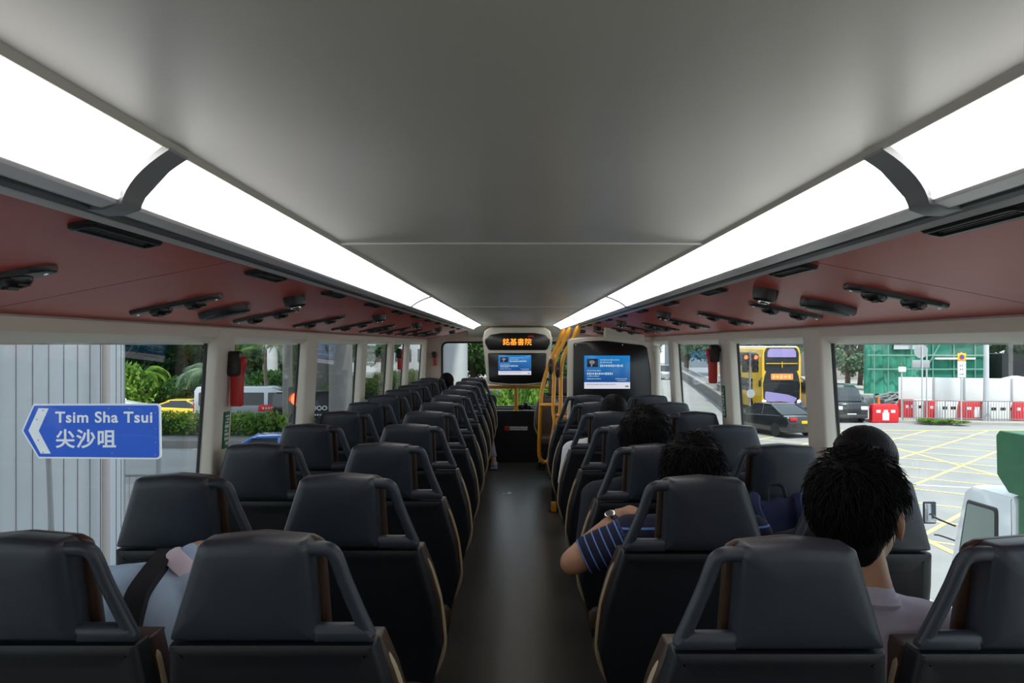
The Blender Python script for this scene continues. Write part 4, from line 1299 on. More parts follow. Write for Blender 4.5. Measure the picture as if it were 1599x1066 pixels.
defm('building_pale', (0.62, 0.64, 0.66), 0.7, var=0.04, vscale=0.5)
defm('building_grey', (0.30, 0.32, 0.34), 0.7, var=0.06, vscale=0.5)
defm('banner_black', (0.02, 0.02, 0.022), 0.4)
defm('orange', (0.85, 0.20, 0.02), 0.5)
defm('flower_pink', (0.70, 0.30, 0.36), 0.7)
defm('signal_red', (0.6, 0.02, 0.01), 0.4, emit=(1.0, 0.06, 0.015), estr=9.0)
defm('headlight', (0.8, 0.8, 0.8), 0.3, emit=(1.0, 0.92, 0.8), estr=3.0)
defm('dest_amber', (0.3, 0.1, 0.02), 0.5, emit=(1.0, 0.38, 0.12), estr=0.9)
defm('dest_bright', (0.3, 0.1, 0.02), 0.5, emit=(1.0, 0.75, 0.35), estr=1.0)
M['car_glass'] = mat('car_glass', (0.03, 0.035, 0.04), 0.05)
M['cab_glass'] = glass_mat('cab_glass', (0.75, 0.88, 0.82), 0.5)
M['leaf_mid'] = leaf_mat('leaf_mid', (0.022, 0.075, 0.018), (0.09, 0.21, 0.040))
M['leaf_dark'] = leaf_mat('leaf_dark', (0.010, 0.038, 0.016), (0.045, 0.12, 0.040))
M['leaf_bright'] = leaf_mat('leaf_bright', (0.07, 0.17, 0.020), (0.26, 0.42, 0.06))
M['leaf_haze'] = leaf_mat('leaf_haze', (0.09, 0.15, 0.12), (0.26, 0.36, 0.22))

# ------------------------------------------------------------------ ground
mb = MB(); mb.box((0, 60, G - 0.05), (260, 260, 0.1)); struct('road', mb, 'asphalt')
# yellow hatched junction box and lane lines on the road, driver's side
mb = MB()
def strip(a, b, w, z=G + 0.004):
    a, b = Vector((a[0], a[1], z)), Vector((b[0], b[1], z))
    n = (b - a).normalized().cross(Vector((0, 0, 1))) * w / 2
    mb.poly([a - n, b - n, b + n, a + n])
def clipseg(p, d, box):
    x0, x1, y0, y1 = box; t0, t1 = -200, 200
    for c, dc, lo, hi in ((p[0], d[0], x0, x1), (p[1], d[1], y0, y1)):
        if abs(dc) < 1e-6: continue
        a, b = (lo - c) / dc, (hi - c) / dc
        t0, t1 = max(t0, min(a, b)), min(t1, max(a, b))
    return None if t1 <= t0 else ((p[0] + d[0] * t0, p[1] + d[1] * t0), (p[0] + d[0] * t1, p[1] + d[1] * t1))
bx = (8.8, 30.0, 12.5, 40.5)
for k in range(-20, 22):
    for d in ((0.67, 0.742), (-0.742, 0.67)):
        nx, ny = -d[1], d[0]
        p = (16 + nx * k * 2.2, 26 + ny * k * 2.2)
        c = clipseg(p, d, bx)
        if c: strip(c[0], c[1], 0.12, G + (0.004 if d[0] > 0 else 0.006))
for a, b in (((8.8, 12.5), (8.8, 40.5)), ((8.8, 40.5), (30, 40.5)), ((8.8, 12.5), (30, 12.5)), ((15.4, 12.5), (15.4, 40.5))): strip(a, b, 0.17, G + 0.008)
struct('road_markings', mb, 'road_yellow')
mb = MB()
for (a, b) in (((9.8, 25.5), (13.5, 24.2)), ((15.0, 23.2), (18.0, 21.6)), ((-13, 33.2), (-9, 33.0)), ((-30, 36), (-8.5, 35.2)), ((6, 40), (6, 60)), ((6, 64), (6, 90))): strip(a, b, 0.15)
struct('road_markings.001', mb, 'road_white')
# pavements
def pave(name, pts, h, m='concrete'):
    mb = MB(); mb.slab(pts, [(G, 0), (G + h, 0)], FZ); return struct(name, mb, m)
pave('pavement', [(18.4, 45.5), (22, 43.6), (30, 42.2), (60, 39), (90, 90), (24, 90), (19.5, 49)], 0.14)
pave('pavement.001', [(-60, 10.5), (-7.9, 10.5), (-7.9, 22.0), (-9.2, 24.0), (-60, 26.0)], 0.14)
pave('pavement.002', [(-90, 34.6), (-8.6, 33.4), (-8.0, 36.0), (-9.0, 90), (-10.5, 90), (-10.8, 38.6), (-90, 39.5)], 0.30, 'concrete_dark')
pave('pavement.003', [(-90, 52.0), (-16.5, 52.0), (-12.5, 90), (-12, 140), (-90, 140)], 0.3, 'soil')
pave('pavement.004', [(-6, 33), (6, 30), (4.5, 100), (-6, 100)], 0.25, 'soil')

# ------------------------------------------------------------------ greenery
def leaf_mesh(name, blobs, n, size, m, seed=0, flat=0.0):
    rg = np.random.default_rng(seed)
    vol = np.array([b[1][0] * b[1][1] * b[1][2] for b in blobs]) ** 0.67
    cnt = np.maximum(1, (n * vol / vol.sum()).astype(int))
    C = []
    for (c, r), k in zip(blobs, cnt):
        d = rg.normal(size=(k, 3)); d /= np.linalg.norm(d, axis=1)[:, None]
        rad_ = rg.uniform(0.55, 1.02, size=(k, 1))
        C.append(np.array(c) + d * rad_ * np.array(r))
    C = np.concatenate(C); n = len(C)
    a = rg.normal(size=(n, 3)); a /= np.linalg.norm(a, axis=1)[:, None]
    b = rg.normal(size=(n, 3)); b -= a * (a * b).sum(1)[:, None]; b /= np.linalg.norm(b, axis=1)[:, None]
    s = size * rg.uniform(0.6, 1.3, size=(n, 1))
    V = np.stack([C - a * s, C + b * s * 0.5, C + a * s, C - b * s * 0.5], 1).reshape(-1, 3)
    me = bpy.data.meshes.new(name)
    Fc = np.arange(n * 4).reshape(n, 4)
    me.from_pydata(V.tolist(), [], Fc.tolist())
    me.materials.append(M[m])
    return me
def mesh_obj(name, me, parent=None, loc=None):
    o = bpy.data.objects.new(name, me); COL.objects.link(o)
    if parent is not None: o.parent = parent
    if loc is not None: o.location = loc
    return o
TREE = {}
def tree_proto(kind):
    rg = random.Random(hash(kind) % 1000 if False else {'dark': 3, 'mid': 7, 'haze': 11}[kind])
    blobs = []
    for i in range(11):
        th = rg.uniform(0, 2 * PI); r = rg.uniform(0.5, 2.6)
        blobs.append(((r * math.cos(th), r * math.sin(th), rg.uniform(2.5, 7.2)), (rg.uniform(1.1, 1.9), rg.uniform(1.1, 1.9), rg.uniform(0.9, 1.5))))
    crown = leaf_mesh('crown', blobs, 3600, 0.26, {'dark': 'leaf_dark', 'mid': 'leaf_mid', 'haze': 'leaf_haze'}[kind], rg.randint(0, 99))
    mb = MB()
    mb.tube(spline([(0, 0, -0.1), (0.10, 0.05, 1.6), (-0.08, 0.0, 3.2), (0.1, 0.1, 5.0), (0.0, 0.0, 7.0)], 4), [0.24 * (1 - i / 26) + 0.03 for i in range(17)], 9)
    for i in range(7):
        th = i * 0.9 + rg.uniform(0, .4); z = rg.uniform(2.8, 4.6); ln = rg.uniform(1.6, 2.6)
        mb.tube(spline([(0, 0, z), (ln * .5 * math.cos(th), ln * .5 * math.sin(th), z + 0.9), (ln * math.cos(th), ln * math.sin(th), z + 2.2)], 3), [0.10, 0.09, 0.08, 0.06, 0.05, 0.03, 0.02], 6)
    return crown, mb.mesh('trunk', 'trunk')
def tree(kind, x, y, k, label, rz, group):
    if kind not in TREE: TREE[kind] = tree_proto(kind)
    c, tr = TREE[kind]
    t = thing('street_tree', (x, y, G), label, 'tree', group, rz)
    t.scale = (k, k, k)
    mesh_obj('crown', c, t); mesh_obj('trunk', tr, t)
    return t
BUSH = {}
def bush(kind, x, y, r, h, label, group, seed=0, z=G):
    key = (kind, seed % 2)
    if key not in BUSH:
        rg = random.Random(seed + 5)
        blobs = [((rg.uniform(-.5, .5), rg.uniform(-.5, .5), rg.uniform(.25, .65)), (rg.uniform(.4, .6), rg.uniform(.4, .6), rg.uniform(.3, .42))) for _ in range(6)]
        mb = MB()
        for i in range(5): mb.tube([(0, 0, -0.05), (0.25 * math.cos(i * 1.3), 0.25 * math.sin(i * 1.3), 0.5)], [0.025, 0.01], 5)
        BUSH[key] = (leaf_mesh('foliage', blobs, 1500, 0.085, kind, seed), mb.mesh('stems', 'trunk'))
    t = thing('garden_bush', (x, y, z), label, 'bush', group, seed * 1.1)
    t.scale = (r, r, h)
    mesh_obj('foliage', BUSH[key][0], t); mesh_obj('stem', BUSH[key][1], t)
    return t
def hedge(x0, y0, x1, y1, w, h, m, label, n, size, seed, z=G, flowers=0):
    a, b = Vector((x0, y0, 0)), Vector((x1, y1, 0)); ln = (b - a).length
    blobs = []
    k = max(2, int(ln / (w * 0.7)))
    for i in range(k + 1):
        p = (b - a) * i / k
        blobs.append(((p.x, p.y, h * 0.5), (w * 0.62, w * 0.55, h * 0.55)))
    t = thing('clipped_hedge', (x0, y0, z), label, 'hedge')
    mesh_obj('foliage', leaf_mesh('foliage', blobs, n, size, m, seed), t)
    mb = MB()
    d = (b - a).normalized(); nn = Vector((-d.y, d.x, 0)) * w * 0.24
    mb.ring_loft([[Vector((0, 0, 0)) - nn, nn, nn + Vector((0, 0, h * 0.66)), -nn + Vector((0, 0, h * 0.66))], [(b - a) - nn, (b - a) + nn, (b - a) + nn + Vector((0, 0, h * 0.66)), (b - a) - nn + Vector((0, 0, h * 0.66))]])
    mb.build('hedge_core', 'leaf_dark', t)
    if flowers:
        bl = [(c, (r[0], r[1], r[2] * 1.02)) for c, r in blobs]
        f = leaf_mesh('blossom', bl, flowers, size * 0.7, 'flower_pink', seed + 1); o = mesh_obj('blossom', f, t); o['kind'] = 'stuff'
    return t

rg = random.Random(12)
# park trees behind the traffic, blue-sign side
k = 0
WHERE = ['behind the yellow car', 'behind the white minibus', 'at the back of the park', 'deep in the park shade', 'near the park pillars']
TT = [(-27.0, 56, 'dark', 1.0), (-33, 62, 'dark', 1.1), (-39, 57, 'mid', 1.0), (-46, 66, 'dark', 1.25), (-23.5, 63, 'dark', 1.1), (-29, 70, 'mid', 1.3), (-37, 74, 'dark', 1.35), (-20, 72, 'dark', 1.2), (-26, 84, 'dark', 1.5), (-17.5, 80, 'mid', 1.2), (-44, 84, 'dark', 1.6), (-34, 92, 'dark', 1.6), (-52, 76, 'dark', 1.4), (-22, 98, 'dark', 1.5), (-25, 76, 'dark', 1.1), (-21.5, 90, 'mid', 1.2), (-31, 80, 'dark', 1.2), (-15.5, 96, 'dark', 1.3)]
TL = ['tall dark tree rising over the yellow car', 'dark leafy tree just beyond the clipped park hedge', 'fresh green tree in the park behind the grey column', 'large dark tree far back behind the grey column', 'dark tree with low shade behind the white minibus',
      'fresh green tree deep in the park', 'very large dark tree at the back of the park', 'dark tree beside the park pillars', 'dark tree closing the view above the minibus', 'green tree over the flowering hedge', 'huge dark tree far behind the grey column', 'huge dark tree at the end of the park',
      'dark tree hidden mostly behind the grey column', 'dark distant tree above the flowering hedge', 'dark low tree over the yellow car windows', 'green tree far beyond the short feathery palm', 'dark low tree between the far park trunks', 'dark tree standing far beyond the lettered van']
for (x, y, kd, s), l in zip(TT, TL): tree(kd, x, y, s, l, rg.uniform(0, 6), 'park trees')
# trees seen through the windscreen
for (x, y, kd, s), l in zip([(-3.6, 68, 'mid', 0.95), (0.8, 45, 'dark', 0.8), (3.4, 50, 'mid', 0.9), (0.9, 61, 'mid', 1.0), (2.2, 64, 'dark', 1.1), (5.0, 60, 'mid', 1.0)],
                            ['green tree beside the pale column seen through the windscreen', 'dark tree straight ahead through the windscreen', 'green tree ahead behind the stair rails', 'green tree further ahead above the front television', 'dark tree far ahead through the windscreen', 'green tree ahead near the hazy road']):
    tree(kd, x, y, s, l, rg.uniform(0, 6), 'trees ahead of the bus')
# hazy trees on the far side of the junction
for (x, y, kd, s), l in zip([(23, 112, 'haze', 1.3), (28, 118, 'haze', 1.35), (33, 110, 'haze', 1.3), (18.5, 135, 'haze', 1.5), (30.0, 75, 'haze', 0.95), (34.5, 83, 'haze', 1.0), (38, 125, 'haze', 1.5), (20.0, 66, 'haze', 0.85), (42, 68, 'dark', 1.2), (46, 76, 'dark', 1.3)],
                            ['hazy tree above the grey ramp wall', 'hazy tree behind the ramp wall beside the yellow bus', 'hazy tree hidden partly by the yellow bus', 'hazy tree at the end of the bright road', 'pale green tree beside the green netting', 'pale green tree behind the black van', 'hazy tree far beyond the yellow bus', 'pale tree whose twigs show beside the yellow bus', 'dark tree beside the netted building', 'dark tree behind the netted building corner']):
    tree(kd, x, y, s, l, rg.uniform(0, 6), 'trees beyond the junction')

# hedges and bushes
hedge(-19.5, 36.2, -9.6, 35.6, 1.5, 1.0, 'leaf_bright', 'clipped green hedge in front of the white minibus', 9000, 0.085, 1, G + 0.3)
hedge(-33, 55, -18.5, 54.0, 1.6, 1.5, 'leaf_bright', 'bright clipped hedge behind the yellow car', 4200, 0.12, 2, G + 0.3)
hedge(-12.2, 56, -10.2, 82, 2.0, 1.6, 'leaf_bright', 'flowering hedge with pink blossom beyond the far pillars', 5000, 0.12, 3, G + 0.2, 900)
bl = [('leaf_bright', -24.5, 51.2, 1.9, 2.9, 'tall bright bush behind the yellow car'), ('leaf_mid', -21.0, 53.0, 1.6, 2.2, 'dark green bush between the yellow car and the minibus'), ('leaf_bright', -28.5, 57.5, 2.6, 3.4, 'bright bush beside the grey column pipe'),
      ('leaf_dark', -19.5, 58, 2.0, 2.8, 'dark bush under the park trees'), ('leaf_mid', -16.5, 56, 1.8, 2.6, 'green bush above the minibus roof')]
bl += [('leaf_dark', -29, 67, 5.0, 6.0, 'big dark shrub mass behind the bright bush and the column pipe'), ('leaf_dark', -23.0, 68, 4.6, 6.0, 'big dark shrub mass behind the yellow car'), ('leaf_mid', -18.5, 68, 4.0, 6.0, 'big green shrub mass behind the minibus')]
for i, (m, x, y, r, h, l) in enumerate(bl): bush(m, x, y, r, h, l, 'park bushes', i, G + 0.3)
bl = [('leaf_bright', -1.0, 36.5, 1.2, 2.0, 'bright bush ahead of the yellow windscreen post'), ('leaf_mid', 0.4, 35.5, 1.1, 1.5, 'green bush just beyond the windscreen post'), ('leaf_bright', 1.6, 37.5, 1.3, 2.1, 'bright bush beyond the stair rails'), ('leaf_mid', -2.2, 38, 1.2, 2.0, 'green bush beyond the front aisle seats'), ('leaf_bright', 0.2, 41, 1.7, 2.7, 'tall bright bush behind the ones ahead'), ('leaf_dark', 3.0, 40, 1.5, 2.5, 'dark bush ahead beside the road'), ('leaf_mid', -0.3, 33.5, 1.0, 1.0, 'low green bush closest to the windscreen')]
for i, (m, x, y, r, h, l) in enumerate(bl): bush(m, x, y, r, h, l, 'bushes ahead of the bus', i, G + 0.25)

# palms
def palm(x, y, h, n, ln, label, seed, group='palms in the park', z=G + 0.3, m='leaf_mid'):
    rg = random.Random(seed)
    t = thing('garden_palm', (x, y, z), label, 'palm', group)
    mb = MB(); mb.tube(spline([(0, 0, -0.05), (0.06, 0, h * .4), (-0.03, 0.05, h * .75), (0, 0, h)], 4), [0.17, 0.16, 0.15, 0.14, 0.13, 0.13, 0.12, 0.12, 0.12, 0.12, 0.12, 0.12, 0.11], 10); mb.build('trunk', 'trunk_pale', t)
    for i in range(n):
        th = i * 2.4 + rg.uniform(-.2, .2); up = rg.uniform(0.2, 1.1)
        dx = Vector((math.cos(th), math.sin(th), 0))
        pts = spline([Vector((0, 0, h)), Vector((0, 0, h)) + dx * ln * .45 + Vector((0, 0, ln * .35 * up)), Vector((0, 0, h)) + dx * ln * .85 + Vector((0, 0, ln * (.35 * up - .18))), Vector((0, 0, h)) + dx * ln * 1.1 + Vector((0, 0, ln * (.2 * up - .55)))], 7)
        mb = MB(); mb.tube(pts, [0.022] * (len(pts) - 1) + [0.006], 5)
        side = dx.cross(Vector((0, 0, 1)))
        for j, p in enumerate(pts[2:], 2):
            f = j / len(pts); w = ln * 0.34 * math.sin(PI * min(1, f * 0.9 + 0.1)) + 0.05
            for q in (0.0, 0.5):
                pp = p if q == 0 or j + 1 >= len(pts) else (p + pts[j + 1]) / 2
                for s in (-1, 1):
                    tip = pp + side * s * w + dx * w * 0.45 - Vector((0, 0, w * 0.35))
                    mb.bm.faces.new([mb.bm.verts.new(v) for v in (pp - dx * 0.03, pp + dx * 0.03, tip)])
        mb.build('frond', m, t, fix=False)
    return t
palm(-15.2, 50, 3.6, 12, 2.0, 'palm tree standing behind the white minibus', 1)
palm(-13.6, 54, 4.3, 12, 2.2, 'taller palm beside the pale park pillar', 2)
palm(-18.6, 50.5, 2.2, 10, 1.9, 'short feathery palm beside the window pillar with the hammer', 3, m='leaf_haze')
palm(-24.0, 53, 2.0, 9, 1.6, 'low broad palm behind the yellow car roof', 4, m='leaf_bright')

# ------------------------------------------------------------------ vehicles
def wheel(parent, c, r, w, ax='x'):
    mb = MB()
    mt = Matrix.Translation(c) @ Matrix.Rotation(PI / 2, 4, 'Y')
    mb.lathe([(r * 0.62, -w / 2), (r * 0.94, -w / 2), (r, -w * 0.32), (r, w * 0.32), (r * 0.94, w / 2), (r * 0.62, w / 2)], 24, mt); wl_ = mb.build('wheel', 'tyre', parent)
    mb = MB(); s = 1 if c[0] > 0 else -1
    mb.lathe([(r * 0.62, s * w * 0.30), (r * 0.60, s * w * 0.48), (r * 0.2, s * w * 0.40), (0.001, s * w * 0.42)], 20, mt); mb.build('wheel_rim', 'rim', wl_)
# vehicle frame: x across, y forward, z up, origin on the road
def FV(a, b, d): return Vector((d, a, b))
def car(name, loc, rz, body, glass, W, paint, label, cat, roof_m=None, wheels=(), wr=0.31, plate='plate_white', plate_back=None, lights=True, pillars=(), group=None):
    """body / glass: side outlines in (length, height)"""
    t = thing(name, loc, label, cat, group, rz)
    mb = MB(); mb.slab(rpoly(body, 0.09, 4), [(-W / 2, 0.10), (-W / 2 + 0.03, 0.03), (-W / 2 + 0.10, 0.0), (W / 2 - 0.10, 0.0), (W / 2 - 0.03, 0.03), (W / 2, 0.10)], FV)
    mb.build('body_shell', paint, t, 40)
    z0 = min(p[1] for p in glass); z1 = max(p[1] for p in glass)
    def FG(a, b, d): return Vector((d * (1 - 0.20 * (b - z0) / max(0.1, z1 - z0)), a, b))
    gw = W * 0.94
    mb = MB(); mb.slab(rpoly(glass, 0.06, 3), [(-gw / 2, 0.02), (-gw / 2 + 0.02, 0.0), (gw / 2 - 0.02, 0.0), (gw / 2, 0.02)], FG); mb.build('window_band', 'car_glass', t, 30)
    # roof: the top slice of the greenhouse
    ys = [p[0] for p in glass if p[1] > z1 - 0.12]
    mb = MB(); rw = gw * 0.81
    o = rpoly([(min(ys) - 0.06, z1 - 0.03), (max(ys) + 0.06, z1 - 0.03), (max(ys) - 0.10, z1 + 0.035), (min(ys) + 0.12, z1 + 0.035)], 0.03, 3)
    mb.slab(o, [(-rw / 2 - 0.01, 0.02), (-rw / 2 + 0.05, 0.0), (rw / 2 - 0.05, 0.0), (rw / 2 + 0.01, 0.02)], FV); mb.build('roof_panel', roof_m or paint, t, 40)
    for (ya, za, yb, zb) in pillars:
        mb = MB()
        for s in (-1, 1):
            mb.tube([FG(ya, za, s * gw / 2), FG(yb, zb, s * gw / 2)], 0.045, 8)
        mb.build('roof_pillar', roof_m or paint, t)
    for y in wheels:
        for s in (-1, 1): wheel(t, (s * (W / 2 - 0.10), y, wr), wr, 0.22)
    y0 = min(p[0] for p in body); y1 = max(p[0] for p in body)
    if lights:
        for s in (-1, 1):
            mb = MB(); mb.box((s * (W / 2 - 0.24), y0 + 0.02, 0.86), (0.38, 0.12, 0.15), 0.03); mb.build('tail_light', 'tail_red', t)
            mb = MB(); mb.box((s * (W / 2 - 0.24), y1 - 0.03, 0.66), (0.36, 0.12, 0.14), 0.03); mb.build('headlamp', 'lamp_clear', t)
            mb = MB(); mb.ell((s * (W / 2 + 0.07), y0 + (y1 - y0) * 0.66, z0 + 0.06), (0.10, 0.07, 0.07)); mb.build('wing_mirror', paint, t)
    mb = MB(); mb.box((0, y1 - 0.005, 0.42), (0.5, 0.05, 0.12), 0.01); mb.build('number_plate', plate, t)
    mb = MB(); mb.box((0, y0 + 0.005, 0.72), (0.5, 0.05, 0.13), 0.01); mb.build('number_plate', plate_back or plate, t)
    return t
sedan_b = [(-2.35, 0.24), (2.30, 0.22), (2.36, 0.52), (2.20, 0.72), (1.15, 0.92), (-1.55, 1.00), (-2.28, 0.98), (-2.40, 0.70)]
sedan_g = [(-1.90, 0.97), (1.15, 0.90), (0.35, 1.40), (-0.20, 1.44), (-0.85, 1.42)]
car('black_sedan', (12.15, 39.3, G), 0.36, sedan_b, sedan_g, 1.85, 'car_black', 'black saloon car turning across the junction in front of the yellow bus', 'car', None, (-1.42, 1.42), 0.33, 'plate_yellow', 'plate_yellow',
    pillars=((1.1, 0.92, 0.30, 1.42), (-0.35, 0.95, -0.3, 1.43), (-1.85, 0.99, -0.85, 1.43)))
car('yellow_sports_car', (-17.6, 44.5, G), -PI / 2 + 0.05, [(-2.2, 0.22), (2.2, 0.20), (2.22, 0.48), (1.6, 0.70), (0.8, 0.82), (-1.6, 0.92), (-2.2, 0.88)], [(-1.7, 0.88), (0.95, 0.80), (0.1, 1.20), (-0.5, 1.24), (-1.0, 1.16)], 1.82, 'car_yellow', 'low yellow sports car behind the clipped hedge', 'car', None, (-1.3, 1.35), 0.33,
    pillars=((0.95, 0.82, 0.1, 1.21), (-1.7, 0.9, -0.8, 1.20)))
car('white_hatchback', (-24.4, 48.5, G), -PI / 2, sedan_b, [(-2.1, 0.97), (1.15, 0.90), (0.45, 1.46), (-1.5, 1.50)], 1.8, 'car_white', 'white car half hidden behind the street sign and the yellow car', 'car', None, (-1.42, 1.42), 0.32, pillars=((1.1, 0.92, 0.4, 1.48), (-0.5, 0.95, -0.5, 1.5)))
car('blue_saloon', (-6.75, 25.3, G), -PI / 2 + 0.12, sedan_b, [(-2.0, 0.97), (1.15, 0.90), (0.40, 1.38), (-0.3, 1.43), (-1.2, 1.40)], 1.75, 'car_blue', 'blue car roof just showing above the seats on the sign side', 'car', None, (-1.42, 1.42), 0.32, pillars=((1.1, 0.92, 0.35, 1.42), (-0.4, 0.95, -0.4, 1.44), (-1.95, 0.98, -1.2, 1.41)))

def van(name, loc, rz, ln, W, Hh, paint, label, hood=0.0, group=None, side_text=None, windows=True, lower=None):
    """cab-forward van; front at +y"""
    t = thing(name, loc, label, 'van', group, rz)
    y0, y1 = -ln / 2, ln / 2
    sl = 0.30 if not hood else 0.75
    o = rpoly([(y0, 0.28), (y1, 0.25), (y1 + 0.02, 0.75), (y1 - hood * 0.1, 0.95 + 0.1 * bool(hood)), (y1 - hood, 1.10), (y1 - hood - sl - 0.15, Hh - 0.12), (y1 - hood - sl - 0.55, Hh), (y0 + 0.12, Hh), (y0, Hh - 0.2)], [0.06, 0.08, 0.1, 0.1, 0.05, 0.15, 0.2, 0.1, 0.1], 4)
    mb = MB()
    def FW(a, b, d): return Vector((d * (1 - 0.10 * max(0, b - 1.0)), a, b))
    mb.slab(o, [(-W / 2, 0.09), (-W / 2 + 0.025, 0.025), (-W / 2 + 0.09, 0.0), (W / 2 - 0.09, 0.0), (W / 2 - 0.025, 0.025), (W / 2, 0.09)], FW)
    mb.build('body_shell', paint, t, 40)
    # windscreen
    mb = MB()
    ya, za, yb, zb = y1 - hood - 0.03, 1.13, y1 - hood - sl - 0.18, Hh - 0.17
    n = Vector((0, (zb - za), -(yb - ya))).normalized() * 0.02
    def FWS(a, b, d):
        p = Vector((a * (1 - 0.10 * max(0, za + (zb - za) * b - 1.0)), ya + (yb - ya) * b, za + (zb - za) * b)) + n * d
        return p
    mb.slab(rpoly([(-W * 0.44, 0.0), (W * 0.44, 0.0), (W * 0.42, 1.0), (-W * 0.42, 1.0)], 0.08, 3), [(-1.0, 0), (1.0, 0)], FWS); mb.build('windscreen', 'car_glass', t, 30)
    if windows:
        for (a, b) in ((y1 - hood - sl - 0.75, y1 - hood - sl - 0.02 - 0.0), (y1 - hood - sl - 2.1, y1 - hood - sl - 0.95), (y0 + 0.25, y1 - hood - sl - 2.25)):
            if b - a < 0.3: continue
            for s in (-1, 1):
                mb = MB()
                q = [(a, 1.12), (b + (0.22 if b > y1 - hood - sl - 0.1 else 0), 1.12), (b - (0.10 if b > y1 - hood - sl - 0.1 else 0), Hh - 0.28), (a, Hh - 0.28)]
                mb.slab(rpoly(q, 0.06, 3), [(W / 2 - 0.03, 0), (W / 2 + 0.012, 0)], lambda u, v, d, s=s: Vector((s * d * (1 - 0.10 * max(0, v - 1.0)), u, v))); mb.build('side_window', 'car_glass', t, 30)
    for y in (y0 + 0.75, y1 - 0.75):
        for s in (-1, 1): wheel(t, (s * (W / 2 - 0.11), y, 0.32), 0.32, 0.22)
    for s in (-1, 1):
        mb = MB(); mb.box((s * (W / 2 - 0.22), y1 - 0.0, 0.80), (0.36, 0.10, 0.20), 0.04); mb.build('headlamp', 'lamp_clear', t)
        mb = MB(); mb.box((s * (W / 2 - 0.09), y0, 1.0), (0.14, 0.05, 0.5), 0.02); mb.build('tail_light', 'tail_red', t)
        mb = MB(); mb.ell((s * (W / 2 + 0.10), y1 - hood - sl + 0.1, 1.22), (0.09, 0.06, 0.13)); mb.build('wing_mirror', 'black_plastic', t)
    mb = MB(); mb.box((0, y1 + 0.03, 0.45), (0.48, 0.03, 0.12), 0.01); mb.build('number_plate', 'plate_white', t)
    mb = MB(); mb.box((0, y1 + 0.015, 0.66), (W * 0.55, 0.04, 0.22), 0.03); mb.build('grille', 'black_plastic', t)
    mb = MB(); mb.box((0, y1 + 0.02, 0.36), (W * 0.96, 0.10, 0.22), 0.05); mb.build('bumper', lower or paint, t)
    if side_text:
        for (tx, yy, zz, sz, m, bgm) in side_text:
            if bgm:
                mb = MB(); mb.box((W / 2 + 0.004, yy, zz), (0.02, sz * 3.6, sz * 1.3), 0.002); pl = mb.build('door_panel_label', bgm, t)
                text('door_lettering', tx, sz, m, pl, (W / 2 + 0.017, yy, zz), (PI / 2, 0, PI / 2), 0.002, 0.004)
            else:
                text('side_lettering', tx, sz, m, t, (W / 2 + 0.01, yy, zz), (PI / 2, 0, PI / 2), 0.002, 0.004)
    return t
van('white_minibus', (-14.0, 42.8, G), -PI / 2 + 0.02, 4.8, 1.75, 2.05, 'car_silver', 'silver white van with a small red door label behind the hedge', side_text=[('▪▪▪▪', 1.35, 0.98, 0.26, 'plate_white', 'barrier_red')])
van('black_van', (18.1, 46.6, G), PI - 0.05, 4.6, 1.75, 1.95, 'car_black', 'black van facing the junction beside the red barriers', hood=0.55)
van('white_van', (18.9, 52.8, G), PI, 4.8, 1.7, 2.1, 'car_white', 'white van waiting between the yellow bus and the window pillar')
car('grey_car', (22.5, 57.5, G), PI, sedan_b, [(-2.0, 0.97), (1.15, 0.90), (0.40, 1.42), (-0.3, 1.46), (-1.2, 1.42)], 1.8, 'car_white', 'white car queueing behind the black van', 'car', None, (-1.42, 1.42), 0.32)
car('distant_car', (17.6, 101, G), 0.1, sedan_b, [(-2.2, 0.97), (1.3, 0.90), (0.60, 1.7), (-2.0, 1.75)], 1.9, 'car_silver', 'small pale car far away on the bright road', 'car', None, (-1.42, 1.42), 0.32)
# dark van with white lettering between the pillars
t = van('black_delivery_van', (-9.3, 39.6, G), -PI / 2 + 0.1, 4.4, 1.8, 2.0, 'car_black', 'black van with white lettering seen between the pillars, sign side', windows=False,
        side_text=[('OOOO', -0.15, 1.22, 0.30, 'plate_white', None), ('▪▪▪▪▪▪▪▪', -0.15, 0.92, 0.20, 'plate_white', None)])

# yellow double-decker, facing the camera
t = thing('double_decker_bus', (16.05, 50.0, G), 'yellow double-decker bus with lilac windscreen waiting at the lights', 'bus')
t.scale = (0.95, 0.95, 0.95)
W2, HB, LB = 1.27, 4.30, 11.5
mb = MB()
o = rpoly([(-W2, 0.32), (W2, 0.32), (W2, 3.6), (W2 - 0.10, HB - 0.10), (W2 - 0.35, HB), (-W2 + 0.35, HB), (-W2 + 0.10, HB - 0.10), (-W2, 3.6)], [0.06, 0.06, 0.3, 0.2, 0.2, 0.2, 0.2, 0.3], 4)
mb.slab(o, [(0.0, 0.10), (0.03, 0.03), (0.12, 0.0), (LB, 0.0)], FX); mb.build('body_shell', 'bus_yellow', t)
mb = MB(); mb.slab(rpoly([(-W2 + 0.12, HB - 0.07), (W2 - 0.12, HB - 0.07), (W2 - 0.3, HB + 0.03), (-W2 + 0.3, HB + 0.03)], 0.03, 3), [(0.06, 0.02), (0.1, 0), (LB, 0)], FX); mb.build('roof_panel', 'car_white', t)
def bow(a): return 0.10 * (a / W2) ** 2
FBW = lambda a, b, d: Vector((a, d + bow(a) - 0.06, b))
mb = MB(); mb.slab(rpoly([(-1.10, 2.75), (1.10, 2.75), (1.12, 3.9), (0.98, 4.24), (-0.98, 4.24), (-1.12, 3.9)], [0.1, 0.1, 0.1, 0.2, 0.2, 0.1], 4), [(-0.03, 0.02), (0.0, 0.0), (0.10, 0.0)], FBW); uw = mb.build('upper_windscreen', 'glass_dark', t)
